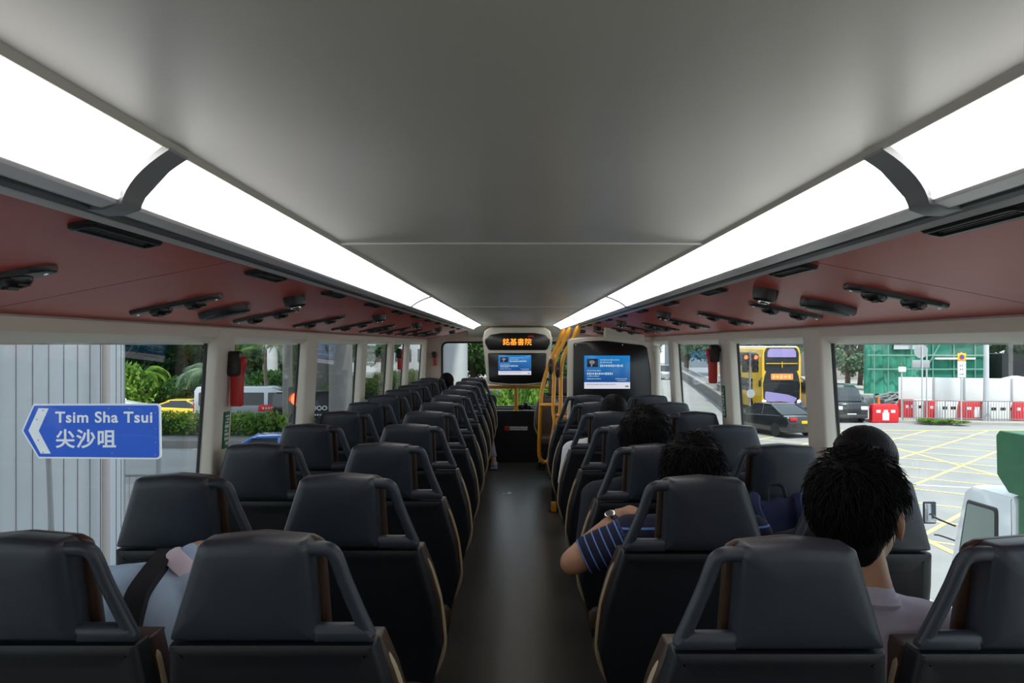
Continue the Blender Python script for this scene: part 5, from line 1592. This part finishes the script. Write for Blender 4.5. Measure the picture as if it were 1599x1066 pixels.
mb = MB(); mb.slab(rpoly([(-0.93, 3.62), (0.93, 3.62), (0.90, 4.0), (0.75, 4.17), (-0.75, 4.17), (-0.90, 4.0)], 0.08, 4), [(-0.05, 0.01), (-0.03, 0.0)], FBW); mb.build('upper_lilac_panel', 'bus_lilac', uw, label='lilac tinted upper pane')  # lilac pane over the top part of the upper windscreen
mb = MB(); mb.tube([FBW(-1.0, 3.22, -0.06), FBW(0, 3.22, -0.045), FBW(1.0, 3.22, -0.06)], 0.03, 8); mb.tube([FBW(0, 2.95, -0.05), FBW(0, 3.35, -0.05)], 0.03, 8); mb.build('guard_rail', 'bus_yellow', uw)
mb = MB(); mb.slab(rpoly([(-0.95, 0.66), (0.95, 0.66), (1.17, 1.0), (1.20, 1.9), (1.10, 2.45), (0.95, 2.80), (-0.95, 2.80), (-1.10, 2.45), (-1.20, 1.9), (-1.17, 1.0)], [0.3, 0.3, 0.2, 0.2, 0.2, 0.1, 0.1, 0.2, 0.2, 0.2], 5), [(-0.03, 0.02), (0.0, 0.0), (0.10, 0.0)], FBW); lw_ = mb.build('lower_windscreen', 'glass_dark', t)
mb = MB(); mb.slab(rpoly([(-0.85, 0.74), (0.80, 0.74), (1.0, 1.02), (0.35, 1.25), (-1.05, 1.45), (-1.08, 1.0)], 0.1, 4), [(-0.045, 0.01), (-0.03, 0.0)], FBW); mb.build('lower_lilac_panel', 'bus_lilac', lw_, label='lilac lower pane')
mb = MB(); mb.slab(rpoly([(-0.70, 2.18), (0.72, 2.18), (0.72, 2.58), (-0.70, 2.58)], 0.06, 3), [(-0.055, 0.01), (-0.03, 0.0)], FBW); db = mb.build('destination_board', 'dest_amber', t, label='lit orange destination board')
mb = MB(); glyph_row(mb, -0.62, 0.62, 2.38, 0.26, -0.12, 33); mb.build('destination_lettering', 'dest_bright', db)
for s in (-1, 1):
    mb = MB(); mb.ell((s * 1.08, 0.05, 0.82), (0.16, 0.10, 0.12)); mb.build('headlamp', 'headlight', t)
    mb = MB(); mb.ell((s * 1.10, 0.06, 0.62), (0.08, 0.08, 0.08)); mb.build('fog_lamp', 'tail_red', t)
    mb = MB(); mb.box((s * 1.42, -0.1, 1.95), (0.16, 0.12, 0.42), 0.04); mb.tube([(s * 1.42, -0.1, 2.15), (s * 1.2, 0.05, 2.35)], 0.025, 8); mb.build('wing_mirror', 'black_plastic', t)
    mb = MB(); mb.box((s * 1.262, LB / 2 + 0.4, 3.42), (0.03, LB - 1.6, 0.95), 0.01); mb.build('upper_side_window', 'glass_dark', t)
    mb = MB(); mb.box((s * 1.262, LB / 2 + 0.9, 1.75), (0.03, LB - 2.2, 0.85), 0.01); mb.build('lower_side_window', 'glass_dark', t)
    for y in (2.4, 8.8): wheel(t, (s * 1.12, y, 0.48), 0.48, 0.3)
mb = MB(); mb.slab(rpoly([(0.72, 0.30), (1.26, 0.30), (1.26, 0.78), (1.0, 0.66)], 0.04, 3), [(-0.01, 0.0), (0.20, 0.0)], FX); mb.build('corner_panel', 'bus_blue', t, label='blue lower corner')
mb = MB(); mb.box((-0.05, -0.01, 0.45), (0.5, 0.03, 0.12), 0.01); mb.build('number_plate', 'plate_white', t)

# green truck with white cab in the next lane
t = thing('green_truck', (6.48, 10.9, G), 'light truck with a white cab and a tall green body in the next lane', 'truck')
mb = MB()
o = rpoly([(-0.15, 0.45), (1.42, 0.45), (1.48, 0.95), (1.36, 1.35), (1.10, 2.08), (0.90, 2.20), (-0.10, 2.22), (-0.15, 2.1)], [0.03, 0.08, 0.1, 0.1, 0.15, 0.2, 0.05, 0.05], 5)
mb2 = [(-0.95, 0.06), (-0.93, 0.02), (-0.87, 0.0), (0.87, 0.0), (0.93, 0.02), (0.95, 0.06)]
def FT(a, b, d): return Vector((0.95 + d, a, b))
mb.slab(o, mb2, FT); mb.build('cab_body', 'car_white', t)
mb = MB(); mb.slab(rpoly([(0.22, 1.12), (1.22, 1.12), (0.98, 1.98), (0.22, 2.0)], 0.07, 4), [(-0.965, 0.012), (-0.955, 0.0), (-0.93, 0.0)], FT); sw = mb.build('door_window_frame', 'black_plastic', t)
mb = MB(); mb.slab(rpoly([(0.28, 1.17), (1.14, 1.17), (0.94, 1.93), (0.28, 1.95)], 0.06, 4), [(-0.975, 0.0), (-0.965, 0.0)], FT); mb.build('door_window', 'door_glass', sw)
mb = MB(); mb.slab(rpoly([(-0.82, 0.02), (0.82, 0.02), (0.78, 0.95), (-0.78, 0.95)], 0.06, 4), [(0.0, 0), (0.02, 0)], lambda a, b, d: Vector((0.95 + a, 1.375 - 0.27 * b + d, 1.32 + 0.75 * b))); mb.build('windscreen', 'car_glass', t)
mb = MB(); mb.tube(spline([(0.05, 1.40, 1.50), (-0.10, 1.62, 1.56), (-0.12, 1.75, 1.60)], 5), 0.014, 8); mb.box((-0.14, 1.80, 1.62), (0.20, 0.05, 0.34), 0.03); mb.build('wing_mirror', 'black_plastic', t)
mb = MB(); mb.box((-0.14, 1.772, 1.62), (0.16, 0.01, 0.29), 0.004); mb.build('mirror_glass', 'chrome', t, label='bright mirror glass')
mb = MB(); mb.tube(spline([(0.05, 1.42, 1.28), (-0.05, 1.66, 1.30), (-0.06, 1.80, 1.28)], 5), 0.012, 8); mb.build('mirror_arm', 'black_plastic', t)
mb = MB(); mb.box((-0.012, 0.32, 1.0), (0.03, 0.18, 0.05), 0.01); mb.box((-0.012, 1.32, 0.92), (0.05, 0.08, 0.16), 0.02); mb.build('door_handle', 'black_plastic', t)
mb = MB(); mb.slab(rpoly([(0.02, 1.1), (1.88, 1.1), (1.88, 3.0), (0.02, 3.0)], 0.06, 3), [(-5.6, 0.02), (-5.58, 0), (-0.20, 0), (-0.17, 0.02)], FX); mb.build('truck_body', 'truck_green', t)
mb = MB(); mb.slab(rpoly([(-0.5, 2.25), (0.0, 2.25), (0.26, 2.45), (0.28, 2.98), (0.20, 3.05), (-0.5, 3.05)], 0.03, 3), [(0.0, 0.01), (0.01, 0.0), (1.89, 0.0), (1.9, 0.01)], FV); mb.build('body_overhang', 'truck_green', t)
mb = MB()
for y in (-0.55, -1.5, -2.5): mb.box((0.0, y, 2.0), (0.06, 0.12, 1.5), 0.02)
mb.build('body_rib', 'truck_green', t)
mb = MB(); mb.box((0.008, -1.05, 2.15), (0.05, 0.72, 0.95), 0.02); mb.box((0.008, -2.0, 2.15), (0.05, 0.72, 0.95), 0.02); ck = mb.build('body_opening', 'black_plastic', t)
mb = MB(); mb.tube([(-0.04, -1.3, 2.3), (-0.04, -0.8, 2.3)], 0.05, 10); mb.tube([(-0.04, -1.3, 2.0), (-0.04, -0.8, 2.0)], 0.04, 10); mb.build('hose_reel', 'tail_red', ck)
mb = MB(); mb.box((0.95, -2.4, 0.75), (1.0, 6.2, 0.35), 0.03); mb.build('chassis', 'black_plastic', t)
for y in (0.62, -4.2):
    for s in (0.15, 1.75):
        mb = MB(); mt = Matrix.Translation((s, y, 0.40)) @ Matrix.Rotation(PI / 2, 4, 'Y'); mb.lathe([(0.22, -0.13), (0.38, -0.13), (0.40, -0.08), (0.40, 0.08), (0.38, 0.13), (0.22, 0.13)], 24, mt); wq = mb.build('wheel', 'tyre', t)
        mb = MB(); mb.lathe([(0.001, -0.12), (0.23, -0.12), (0.23, 0.12), (0.001, 0.12)], 20, mt); mb.build('wheel_rim', 'rim', wq)

# ------------------------------------------------------------------ street furniture
# blue direction sign
Ys = 12.0
t = thing('direction_sign', (at(143, 700, Ys).x, Ys, G + 0.14), 'blue arrow shaped street sign reading Tsim Sha Tsui in front of the grey column', 'sign')
B = Vector(t.location)
FB = lambda a, b, d: Vector((a, d, b))
zc = at(143, 674, Ys).z - B.z
W_, H_ = 1.985, 0.80
o = [(-1.015, 0.015), (-0.845, 0.405), (1.0, 0.41), (1.01, -0.40), (-0.775, -0.385)]
tilt = Matrix.Rotation(0.0, 3, 'Y')
FSG = lambda a, b, d: tilt @ Vector((a, 0, 0)) + tilt @ Vector((0, 0, b)) + Vector((0, d, zc))
mb = MB(); mb.slab(rpoly(o, [0.03, 0.03, 0.07, 0.07, 0.03], 5), [(0.0, 0), (0.03, 0)], FSG); mb.build('sign_border', 'sign_white', t)
mb = MB(); oo = offset(o if area2(o) > 0 else o[::-1], 0.025); mb.slab(rpoly(oo, [0.02, 0.05, 0.05, 0.02, 0.02] if area2(o) < 0 else [0.02, 0.02, 0.05, 0.05, 0.02], 5), [(-0.006, 0), (0.0, 0)], FSG); mb.build('sign_face', 'sign_blue', t)
mb = MB()
ch = [(-0.912, 0.02), (-0.765, 0.345), (-0.620, 0.340), (-0.763, 0.015), (-0.589, -0.315), (-0.735, -0.315)]
mb.slab(ch, [(-0.010, 0), (-0.005, 0)], FSG); mb.build('arrow_mark', 'sign_white', t)
q = text('sign_lettering', 'Tsim Sha Tsui', 0.222, 'sign_white', t, (0.187, -0.009, zc + 0.205), bold=0.005, spacing=1.08, extrude=0.002)
q.scale.x = 1.41 / q.dimensions.x
text('sign_lettering', '尖沙咀', 0.285, 'sign_white', t, (-0.078, -0.009, zc - 0.12), bold=0.006, spacing=1.1, extrude=0.002)
mb = MB()
for x, z in [(-0.70, 0.31), (-0.79, 0.18), (-0.70, -0.30), (-0.77, -0.12), (0.30, -0.31), (0.93, 0.28), (0.93, 0.05), (0.93, -0.15), (0.93, -0.33), (0.25, 0.34), (0.55, 0.34)]:
    mb.lathe([(0.012, 0.0), (0.010, 0.006), (0.001, 0.008)], 8, Matrix.Translation((x, -0.006, zc + z)) @ Matrix.Rotation(PI / 2, 4, 'X'))
mb.build('sign_rivets', 'post_grey', t)
for x, dx in ((-0.66, 0.10), (0.95, 0.0)):
    mb = MB(); mb.tube([(x, 0.06, zc + 0.38), (x, 0.06, zc - 0.38), (x + dx, 0.06, 0.0)], 0.037, 12); mb.build('sign_post', 'post_grey', t)
# grey panelled column
t = thing('clad_column', (-9.02, 15.0, G + 0.14), 'large grey panelled column behind the blue street sign', 'column')
mb = MB(); R = 1.72
mb.lathe([(R, -0.1), (R, 9.0)], 64); mb.build('column_cladding', 'panel_grey', t)
mb = MB()
for k in range(46):
    a = k * 2 * PI / 46 + 0.03
    mb.box((R * math.cos(a), R * math.sin(a), 4.5), (0.012, 0.012, 9.0), 0, Matrix.Rotation(a, 3, 'Z'))
mb.build('panel_joints', 'panel_joint', t)
t = thing('drain_pipe', (at(165, 600, 14.4).x, 14.4, G + 0.14), 'pinkish drain pipe running up the edge of the grey column', 'pipe')
mb = MB(); mb.tube([(0, 0, -0.1), (0, 0, 8.0)], 0.062, 12); mb.build('pipe_tube', 'pipe_pink', t)
for z in (2.62, 4.90):
    mb = MB(); mb.tube([(0, 0, z), (0, 0, z + 0.05)], 0.072, 12); mb.box((-0.08, 0.03, z + 0.025), (0.16, 0.04, 0.03)); mb.build('pipe_bracket', 'post_grey', t)
# pavement railing
t = thing('pavement_railing', (-12.4, 19.2, G + 0.14), 'low metal railing with thin bars beside the grey column', 'railing')
mb = MB(); mb.box((1.9, 0, 1.02), (3.8, 0.05, 0.06), 0.01); mb.box((1.9, 0, 0.10), (3.8, 0.05, 0.05), 0.01); mb.build('rail_frame', 'galvanised', t)
for k in range(24):
    mb = MB(); mb.tube([(0.08 + k * 0.158, 0, 0.10), (0.08 + k * 0.158, 0, 1.02)], 0.010, 6); mb.build('rail_bar', 'galvanised', t)
for x in (0.0, 1.9, 3.8):
    mb = MB(); mb.box((x, 0, 0.52), (0.06, 0.06, 1.04), 0.01); mb.build('rail_post', 'galvanised', t)
# elevated road columns
def column(x, y, r, h, label, m='panel_grey', grp='plain round columns of the elevated road'):
    t = thing('road_column', (x, y, G), label, 'column', grp)
    mb = MB(); mb.lathe([(r, -0.05), (r, h)], 32); mb.build('column_shaft', m, t)
    mb = MB(); mb.lathe([(r * 1.12, -0.05), (r * 1.12, 0.3), (r, 0.42)], 32); mb.build('column_foot', 'concrete', t)
    return t
column(at(532, 600, 30).x, 30, 0.42, 9.2, 'slim grey column outside the third window pillar, sign side', 'concrete_dark')
column(at(708, 600, 58).x, 58, 1.0, 10, 'broad pale column seen through the windscreen')
column(at(422, 600, 62).x, 62, 0.55, 9, 'pale column among the palms behind the minibus', 'building_pale')
column(at(500, 600, 60).x, 60, 0.9, 9, 'brownish grey column behind the lettered black van', 'concrete_dark')
column(at(449, 560, 36.9).x, 36.9, 0.22, 9, 'thin column beside the red traffic light, sign side', 'concrete_dark')
# unseen elevated road deck above them, added to shade the column and sign
mb = MB(); mb.box((-8.6, 32, 6.9), (11.0, 96, 1.0), 0.1); o = mb.build('added_unseen_deck', 'concrete_dark'); o['kind'] = 'structure'

# traffic lights
def signal(x, y, h, heads, label, grp=None, big=1.0):
    t = thing('traffic_light', (x, y, G), label, 'traffic light', grp)
    mb = MB(); mb.tube([(0, 0, -0.05), (0, 0, h + 0.15)], 0.055, 12); mb.build('signal_post', 'post_grey', t)
    for hx in heads:
        mb = MB(); mb.box((hx, -0.05, h - 0.45), (0.34 * big, 0.22, 1.02 * big), 0.05); hd = mb.build('signal_head', 'black_plastic', t)
        for k, m in ((0, 'signal_red'), (1, 'rail_dark'), (2, 'rail_dark')):
            z = h - 0.45 + (0.32 - 0.32 * k) * big
            mb = MB(); mb.lathe([(0.001, 0.0), (0.105 * big, 0.0), (0.105 * big, 0.02)][::-1], 20, Matrix.Translation((hx, -0.175, z)) @ Matrix.Rotation(PI / 2, 4, 'X')); mb.build('signal_lens', m, hd, label='lit red lens' if k == 0 else None)
            mb = MB()
            arc = [(0.125 * big * math.cos(a), 0.125 * big * math.sin(a)) for a in np.linspace(-0.3, PI + 0.3, 14)]
            mb.ring_loft([[Vector((hx + p[0], y_, z + p[1])) for p in arc + [(q[0] * .9, q[1] * .9) for q in arc[::-1]]] for y_ in (-0.16, -0.30)]); mb.build('signal_hood', 'black_plastic', hd)
    return t
signal(at(1171, 580, 45).x, 45, 3.65, (-0.27, 0.27), 'twin headed traffic light showing red in front of the yellow bus', 'traffic lights')
t = thing('pole_disc_sign', (at(1171, 580, 45).x, 44.85, 1.55 + G), 'round grey sign disc on the traffic light pole', 'sign')
mb = MB(); mb.lathe([(0.23, 0), (0.23, 0.02)], 24, Matrix.Rotation(PI / 2, 4, 'X')); mb.build('sign_disc', 'sign_back', t)
signal(at(462, 630, 16).x, 16.4, 3.18, (-0.02,), 'traffic light showing red close outside the window pillar, sign side', 'traffic lights', 1.25)

# ramp wall with railing
t = thing('ramp_wall', (12.6, 47.5, G), 'long grey ramp wall with a dark railing leading to the hazy trees', 'wall')
B = Vector(t.location)
pts = [Vector((12.6, 47.5, 0)), Vector((14.6, 60, 0)), Vector((17.6, 80, 0)), Vector((21.0, 104, 0)), Vector((23, 118, 0))]
def along(pts, w, z0, z1):
    mb = MB(); r = []
    for i, p in enumerate(pts):
        d = (pts[min(i + 1, len(pts) - 1)] - pts[max(i - 1, 0)]).normalized(); n = Vector((-d.y, d.x, 0)) * w / 2
        q = Vector((p.x - B.x, p.y - B.y, 0))
        r.append([q - n + Vector((0, 0, z0)), q + n + Vector((0, 0, z0)), q + n + Vector((0, 0, z1)), q - n + Vector((0, 0, z1))])
    return mb.ring_loft(r)
along(pts, 0.3, -0.05, 0.80).build('wall_body', 'concrete_dark', t)
along(pts, 0.5, 0.80, 0.90).build('wall_coping', 'concrete', t)
mb = MB()
for i in range(60):
    f = i / 59 * (len(pts) - 1); j = min(int(f), len(pts) - 2); p = pts[j].lerp(pts[j + 1], f - j)
    mb.box((p.x - B.x, p.y - B.y, 1.15), (0.06, 0.06, 0.5))
mb.build('railing_posts', 'post_grey', t)
along(pts, 0.08, 1.36, 1.42).build('top_rail', 'post_grey', t)

# netted building under repair
t = thing('netted_building', (29.5, 60, G), 'building wrapped in green netting with poles and platforms', 'building')
x0, x1 = at(1350, 600, 54).x - 29.5, at(1532, 600, 54).x - 29.5
mb = MB()
n = 40
ringsL = []
for z in np.linspace(1.0, 12, 16):
    row = []
    for i in range(n + 1):
        f = i / n; x = x0 + (x1 - x0) * f
        y = -6.0 + 0.10 * math.sin(i * 1.7 + z * 0.6) + 0.08 * math.sin(i * 0.6 + z)
        row.append(Vector((x, y, z)))
    for i in range(1, 9): row.append(Vector((x1 + 0.05 * math.sin(i * 2), -6.0 + i * 1.1, z)))
    row = [Vector((x0 + 0.46 * (8 - i) + 0.05 * math.sin(i), -6.0 + (8 - i) * 1.1, z)) for i in range(8)] + row
    ringsL.append(row)
mb.ring_loft(ringsL, False, False, closed=False)
nb = mb.build('safety_net', 'net_green', t, 180)
mb = MB(); mb.slab([(x0 + (x1 - x0) * 0.50, 1.0), (x1 + 0.03, 1.0), (x1 + 0.03, 12), (x0 + (x1 - x0) * 0.66, 12), (x0 + (x1 - x0) * 0.60, 5.0), (x0 + (x1 - x0) * 0.50, 4.2)], [(-6.30, 0), (-6.27, 0)], FX); mb.build('dark_net_sheet', 'net_dark', t)
mb = MB(); mb.box(((x0 + x1) / 2 + 2.0, -1.4, 5.5), (x1 - x0 - 4.4, 7.4, 11), 0.05); mb.build('building_core', 'net_dark', t)
for i, (fx, z0, z1) in enumerate(((0.06, 0, 12), (0.18, 0, 12), (0.38, 0, 12), (0.56, 0, 12), (0.74, 0, 12), (0.92, 0, 12))):
    mb = MB(); mb.tube([(x0 + (x1 - x0) * fx, -6.38, z0), (x0 + (x1 - x0) * fx, -6.38, z1)], 0.05, 6); mb.build('scaffold_pole', 'bamboo', t)
for z in (2.6, 3.5, 4.6): 
    mb = MB(); mb.tube([(x0, -6.4, z), (x1, -6.4, z)], 0.05, 6); mb.build('scaffold_ledger', 'bamboo', t)
for (a, b, za, zb) in ((0.40, 0.62, 2.2, 6.5), (0.52, 0.66, 2.9, 4.8), (0.75, 0.85, 4.4, 5.2)):
    mb = MB(); mb.tube([(x0 + (x1 - x0) * a, -6.42, za), (x0 + (x1 - x0) * b, -6.42, zb)], 0.05, 6); mb.build('scaffold_brace', 'bamboo', t)
mb = MB(); mb.box((x0 + (x1 - x0) * 0.74, -6.45, 3.30), (2.6, 0.3, 0.12), 0.02); mb.build('work_platform', 'hoarding_white', t)
mb = MB(); mb.slab([(0, 0), (2.1, 0.05), (2.15, 0.78), (0.05, 0.72)], [(-6.34, 0), (-6.31, 0)], lambda a, b, d: Vector((x0 + 5.3 + a, d, 2.6 + b * 0.9))); mb.build('dark_gap', 'net_dark', t)
mb = MB(); mb.slab([(0, 0), (1.5, 0.0), (1.5, 1.1), (0.05, 1.0)], [(-6.24, 0), (-6.2, 0)], lambda a, b, d: Vector((x0 + 1.8 + a, d, 3.9 + b))); mb.build('pale_patch', 'panel_grey', t)
# low dark shed behind the hoarding at the edge
t = thing('dark_shed', (35.2, 56, G), 'dark open shed with a pale canopy at the edge of the netted building', 'shed')
mb = MB(); mb.box((0, 0, 1.8), (7.5, 5, 3.6), 0.03); mb.build('shed_body', 'banner_black', t)
mb = MB(); mb.box((0, -1.2, 5.1), (8.0, 6.0, 0.5), 0.04); mb.build('shed_canopy', 'building_pale', t)
for x in (-3.2, 0, 3.2):
    mb = MB(); mb.box((x, -2.4, 2.5), (0.3, 0.3, 5.0), 0.02); mb.build('shed_post', 'concrete_dark', t)
t = thing('covered_heap', (at(1585, 600, 50).x, 50, G + 0.1), 'heap under a pale blue sheet behind the hoarding', 'heap')
mb = MB(); mb.ell((0, 0, 1.5), (1.3, 0.8, 0.72)); mb.ell((0.7, 0, 1.2), (1.0, 0.8, 0.6)); mb.box((0, 0, 0.6), (2.0, 1.0, 1.2), 0.2); me = remeshed(mb, 0.06, 3, 0.05, 2.0); put(me, 'cover_sheet', 'panel_grey', t)

# hoarding panels along the kerb
HP = [(at(1402, 655, 47.5), at(1458, 655, 47.0)), (at(1458, 655, 47.0), at(1506, 655, 46.2)), (at(1506, 655, 46.2), at(1540, 655, 45.8)), (at(1540, 655, 45.8), at(1580, 655, 45.4)), (at(1580, 655, 45.4), at(1630, 655, 45.0))]
WH = ['beside the round sign backs', 'behind the yellow topped sign', 'between the yellow topped sign and the lamp post', 'just past the lamp post', 'at the window edge past the lamp post']
for i, ((a, b), wh) in enumerate(zip(HP, WH)):
    t = thing('hoarding_panel', ((a.x + b.x) / 2, (a.y + b.y) / 2, G + 0.14), 'white site hoarding panel ' + wh, 'hoarding', 'white hoarding panels round the building site')
    ln = (b - a).to_2d().length; t.rotation_euler.z = math.atan2(b.y - a.y, b.x - a.x)
    mb = MB(); mb.box((0, 0, 1.15), (ln - 0.06, 0.05, 2.1), 0.01); mb.build('hoarding_sheet', 'hoarding_white', t)
    mb = MB(); mb.box((ln / 2, -0.03, 1.1), (0.10, 0.08, 2.2), 0.01); mb.build('hoarding_post', 'sign_back', t)
# water filled barriers
def barrier(px, Y, w, m, label, rz=0.0):
    p = at(px, 655, Y)
    t = thing('plastic_barrier', (p.x, Y, G + (0.14 if px > 1400 else 0.0)), label, 'barrier', 'red and white plastic road barriers', rz)
    mb = MB()
    o = rpoly([(-w / 2, 0.0), (w / 2, 0.0), (w / 2, 0.75), (w / 2 - 0.06, 1.0), (-w / 2 + 0.06, 1.0), (-w / 2, 0.75)], 0.05, 3)
    mb.slab(o, [(-0.25, 0.08), (-0.22, 0.02), (-0.17, 0.0), (0.17, 0.0), (0.22, 0.02), (0.25, 0.08)], FX); mb.build('barrier_shell', 'barrier_red' if m else 'barrier_white', t)
    for x in (-w * 0.27, 0, w * 0.27):
        mb = MB(); mb.box((x, -0.245, 0.62), (w * 0.16, 0.03, 0.16), 0.01); mb.build('barrier_slot', 'black_plastic' if not m else 'barrier_white', t)
    if m and w > 1.4:
        mb = MB(); mb.box((0, -0.25, 0.35), (0.36, 0.02, 0.42), 0.01); mb.build('barrier_label', 'sign_white', t)
    return t
barrier(1380, 44.6, 1.45, True, 'red plastic barrier beside the black van')
barrier(1420, 46.3, 1.2, True, 'red plastic barrier behind the railing near the round sign backs', 0.2)
barrier(1441, 46.0, 1.1, False, 'white plastic barrier between two red ones by the railing')
barrier(1459, 45.5, 1.0, True, 'red plastic barrier in front of the hoarding by the grass tuft')
barrier(1485, 45.2, 1.75, False, 'white plastic barrier below the yellow topped sign')
barrier(1522, 44.8, 1.7, True, 'red plastic barrier before the lamp post')
barrier(1562, 44.5, 1.8, False, 'white plastic barrier just past the lamp post')
barrier(1597, 44.3, 1.3, True, 'red plastic barrier at the window edge')
# pavement railing in front of the barriers
t = thing('kerb_railing', (at(1410, 655, 44.6).x, 44.6, G + 0.14), 'thin grey kerb railing in front of the barriers', 'railing')
L_ = at(1610, 655, 43.5).x - at(1410, 655, 44.6).x
t.rotation_euler.z = math.atan2(-1.1, L_)
mb = MB(); mb.box((L_ / 2, 0, 1.05), (L_, 0.05, 0.05)); mb.box((L_ / 2, 0, 0.12), (L_, 0.05, 0.04)); mb.build('rail_frame', 'post_grey', t)
for k in range(48):
    mb = MB(); mb.tube([(k * L_ / 47, 0, 0.0), (k * L_ / 47, 0, 1.05)], 0.014 if k % 8 else 0.03, 6); mb.build('rail_bar', 'post_grey', t)
# lamp post, sign posts
t = thing('street_lamp_post', (at(1540, 655, 44.35).x, 44.35, G + 0.1), 'tall pale lamp post in front of the hoarding', 'lamp post')
mb = MB(); mb.tube([(0, 0, 0), (0, 0, 2.2), (0.02, 0, 9)], [0.17, 0.14, 0.10], 14); mb.lathe([(0.22, 0), (0.22, 0.9), (0.15, 1.05)], 16); mb.build('post_shaft', 'panel_grey', t)
mb = MB(); mb.tube(spline([(0.02, 0, 8.8), (0.0, -0.6, 9.4), (0.0, -1.6, 9.6)], 5), 0.05, 8); mb.box((0, -1.9, 9.6), (0.3, 0.7, 0.14), 0.05); mb.build('lamp_arm', 'panel_grey', t)
def signpost(px, Y, h, label, make):
    t = thing('traffic_sign', (at(px, 655, Y).x, Y, G + 0.1), label, 'sign', 'traffic signs by the building site')
    mb = MB(); mb.tube([(0, 0, -0.05), (0, 0, h)], 0.04, 10); mb.build('sign_post', 'panel_grey', t)
    make(t)
def f1(t):
    mb = MB(); mb.lathe([(0.38, 0), (0.38, 0.02)], 28, Matrix.Translation((-0.05, 0.05, 3.75)) @ Matrix.Rotation(PI / 2, 4, 'X')); mb.build('sign_disc', 'sign_back', t)
    mb = MB(); mb.box((-0.05, 0.05, 3.05), (0.95, 0.03, 0.42), 0.03); mb.build('sign_plate', 'sign_back', t)
signpost(1440, 45.0, 4.0, 'grey back of a round sign over a plate', f1)
def f2(t):
    mb = MB(); mb.box((0, -0.05, 3.45), (0.44, 0.03, 0.40), 0.02); p_ = mb.build('sign_plate', 'plate_yellow', t, label='yellow plate with a round mark')
    mb = MB(); mb.lathe([(0.13, 0), (0.13, 0.012)], 20, Matrix.Translation((0, -0.066, 3.45)) @ Matrix.Rotation(PI / 2, 4, 'X')); mb.build('round_mark', 'barrier_red', p_)
    mb = MB(); mb.lathe([(0.085, 0), (0.085, 0.016)], 20, Matrix.Translation((0, -0.067, 3.45)) @ Matrix.Rotation(PI / 2, 4, 'X')); mb.build('mark_centre', 'sign_blue', p_)
    mb = MB(); mb.box((0, -0.05, 2.80), (0.44, 0.03, 0.86), 0.02); p_ = mb.build('sign_plate', 'sign_white', t)
    mb = MB(); glyph_row(mb, -0.12, 0.12, 3.0, 0.13, -0.07, 41); glyph_row(mb, -0.12, 0.12, 2.8, 0.13, -0.07, 42); glyph_row(mb, -0.12, 0.12, 2.55, 0.1, -0.07, 43); mb.build('sign_lettering', 'grey_ink', p_)
signpost(1501, 43.6, 3.7, 'yellow topped white sign on an orange post before the hoarding', f2)
def f3(t):
    mb = MB(); mb.box((0, -0.05, 2.75), (0.42, 0.08, 0.28), 0.03); mb.build('sign_plate', 'sign_white', t)
signpost(1408, 45.2, 2.9, 'thin post with a small white box beside the red barrier', f3)
def f4(t):
    mb = MB(); mb.box((0, 0, 3.9), (0.10, 0.10, 0.12), 0.02); mb.build('post_cap', 'post_grey', t)
signpost(1447, 45.1, 3.9, 'plain grey post right beside the round sign back', f4)
# orange cone-like marker and dark site pile by the black van
t = thing('traffic_cone', (at(1372, 655, 46.2).x, 46.2, G), 'orange marker showing above the red barrier', 'cone')
mb = MB(); mb.lathe([(0.18, 0.03), (0.05, 1.25), (0.03, 1.27)], 16); mb.build('cone_body', 'orange', t)
mb = MB(); mb.box((0, 0, 0.02), (0.42, 0.42, 0.05), 0.02); mb.build('cone_base', 'black_plastic', t)
t = thing('site_pile', (at(1392, 645, 49.5).x, 49.5, G + 0.1), 'heap of dark site poles beside the hoarding', 'pile')
rg = random.Random(4); mb = MB()
for k in range(22):
    a = rg.uniform(0, PI); c = Vector((rg.uniform(-.7, .7), rg.uniform(-.3, .3), rg.uniform(.1, 1.2)))
    mb.tube([c - Vector((0.7 * math.cos(a), .2, 0.25 * math.sin(a))), c + Vector((0.7 * math.cos(a), .2, 0.25 * math.sin(a)))], 0.05, 6)
mb.build('site_poles', 'post_grey', t)
# tufts of grass on the kerb
for i, (px, Y, r) in enumerate(((1450, 43.5, 0.45), (1477, 43.2, 0.4), (1500, 42.9, 0.35))):
    bush('leaf_bright', at(px, 660, Y).x, Y, r * 1.6, r * 0.5, 'tuft of green weeds on the kerb ' + ['by the round sign backs', 'in the middle of the railing', 'below the yellow topped sign'][i], 'weeds on the kerb', i, G + 0.1)

# buildings in the distance
def block(name, x, y, w, d, h, m, label, rows, cols, wm='shop_window'):
    t = thing(name, (x, y, G), label, 'building')
    mb = MB(); mb.box((0, 0, h / 2), (w, d, h), 0.05); mb.build('building_wall', m, t)
    for r in range(rows):
        for c in range(cols):
            mb = MB(); mb.box((-w / 2 + w * (c + 0.5) / cols, -d / 2 - 0.02, 1.5 + (h - 2) * (r + 0.4) / rows), (w / cols * 0.72, 0.12, (h - 2) / rows * 0.6), 0.02); mb.build('building_window', wm, t)
    return t
block('pale_building', -16, 122, 16, 10, 14, 'building_pale', 'pale building seen beyond the far pillars', 4, 5)
block('glass_tower', 38, 160, 16, 14, 40, 'building_grey', 'hazy grey tower above the yellow bus roof', 10, 4)
block('brick_house', 41.5, 104, 9, 8, 5.2, 'pipe_pink', 'low pinkish building behind the black van', 2, 4)
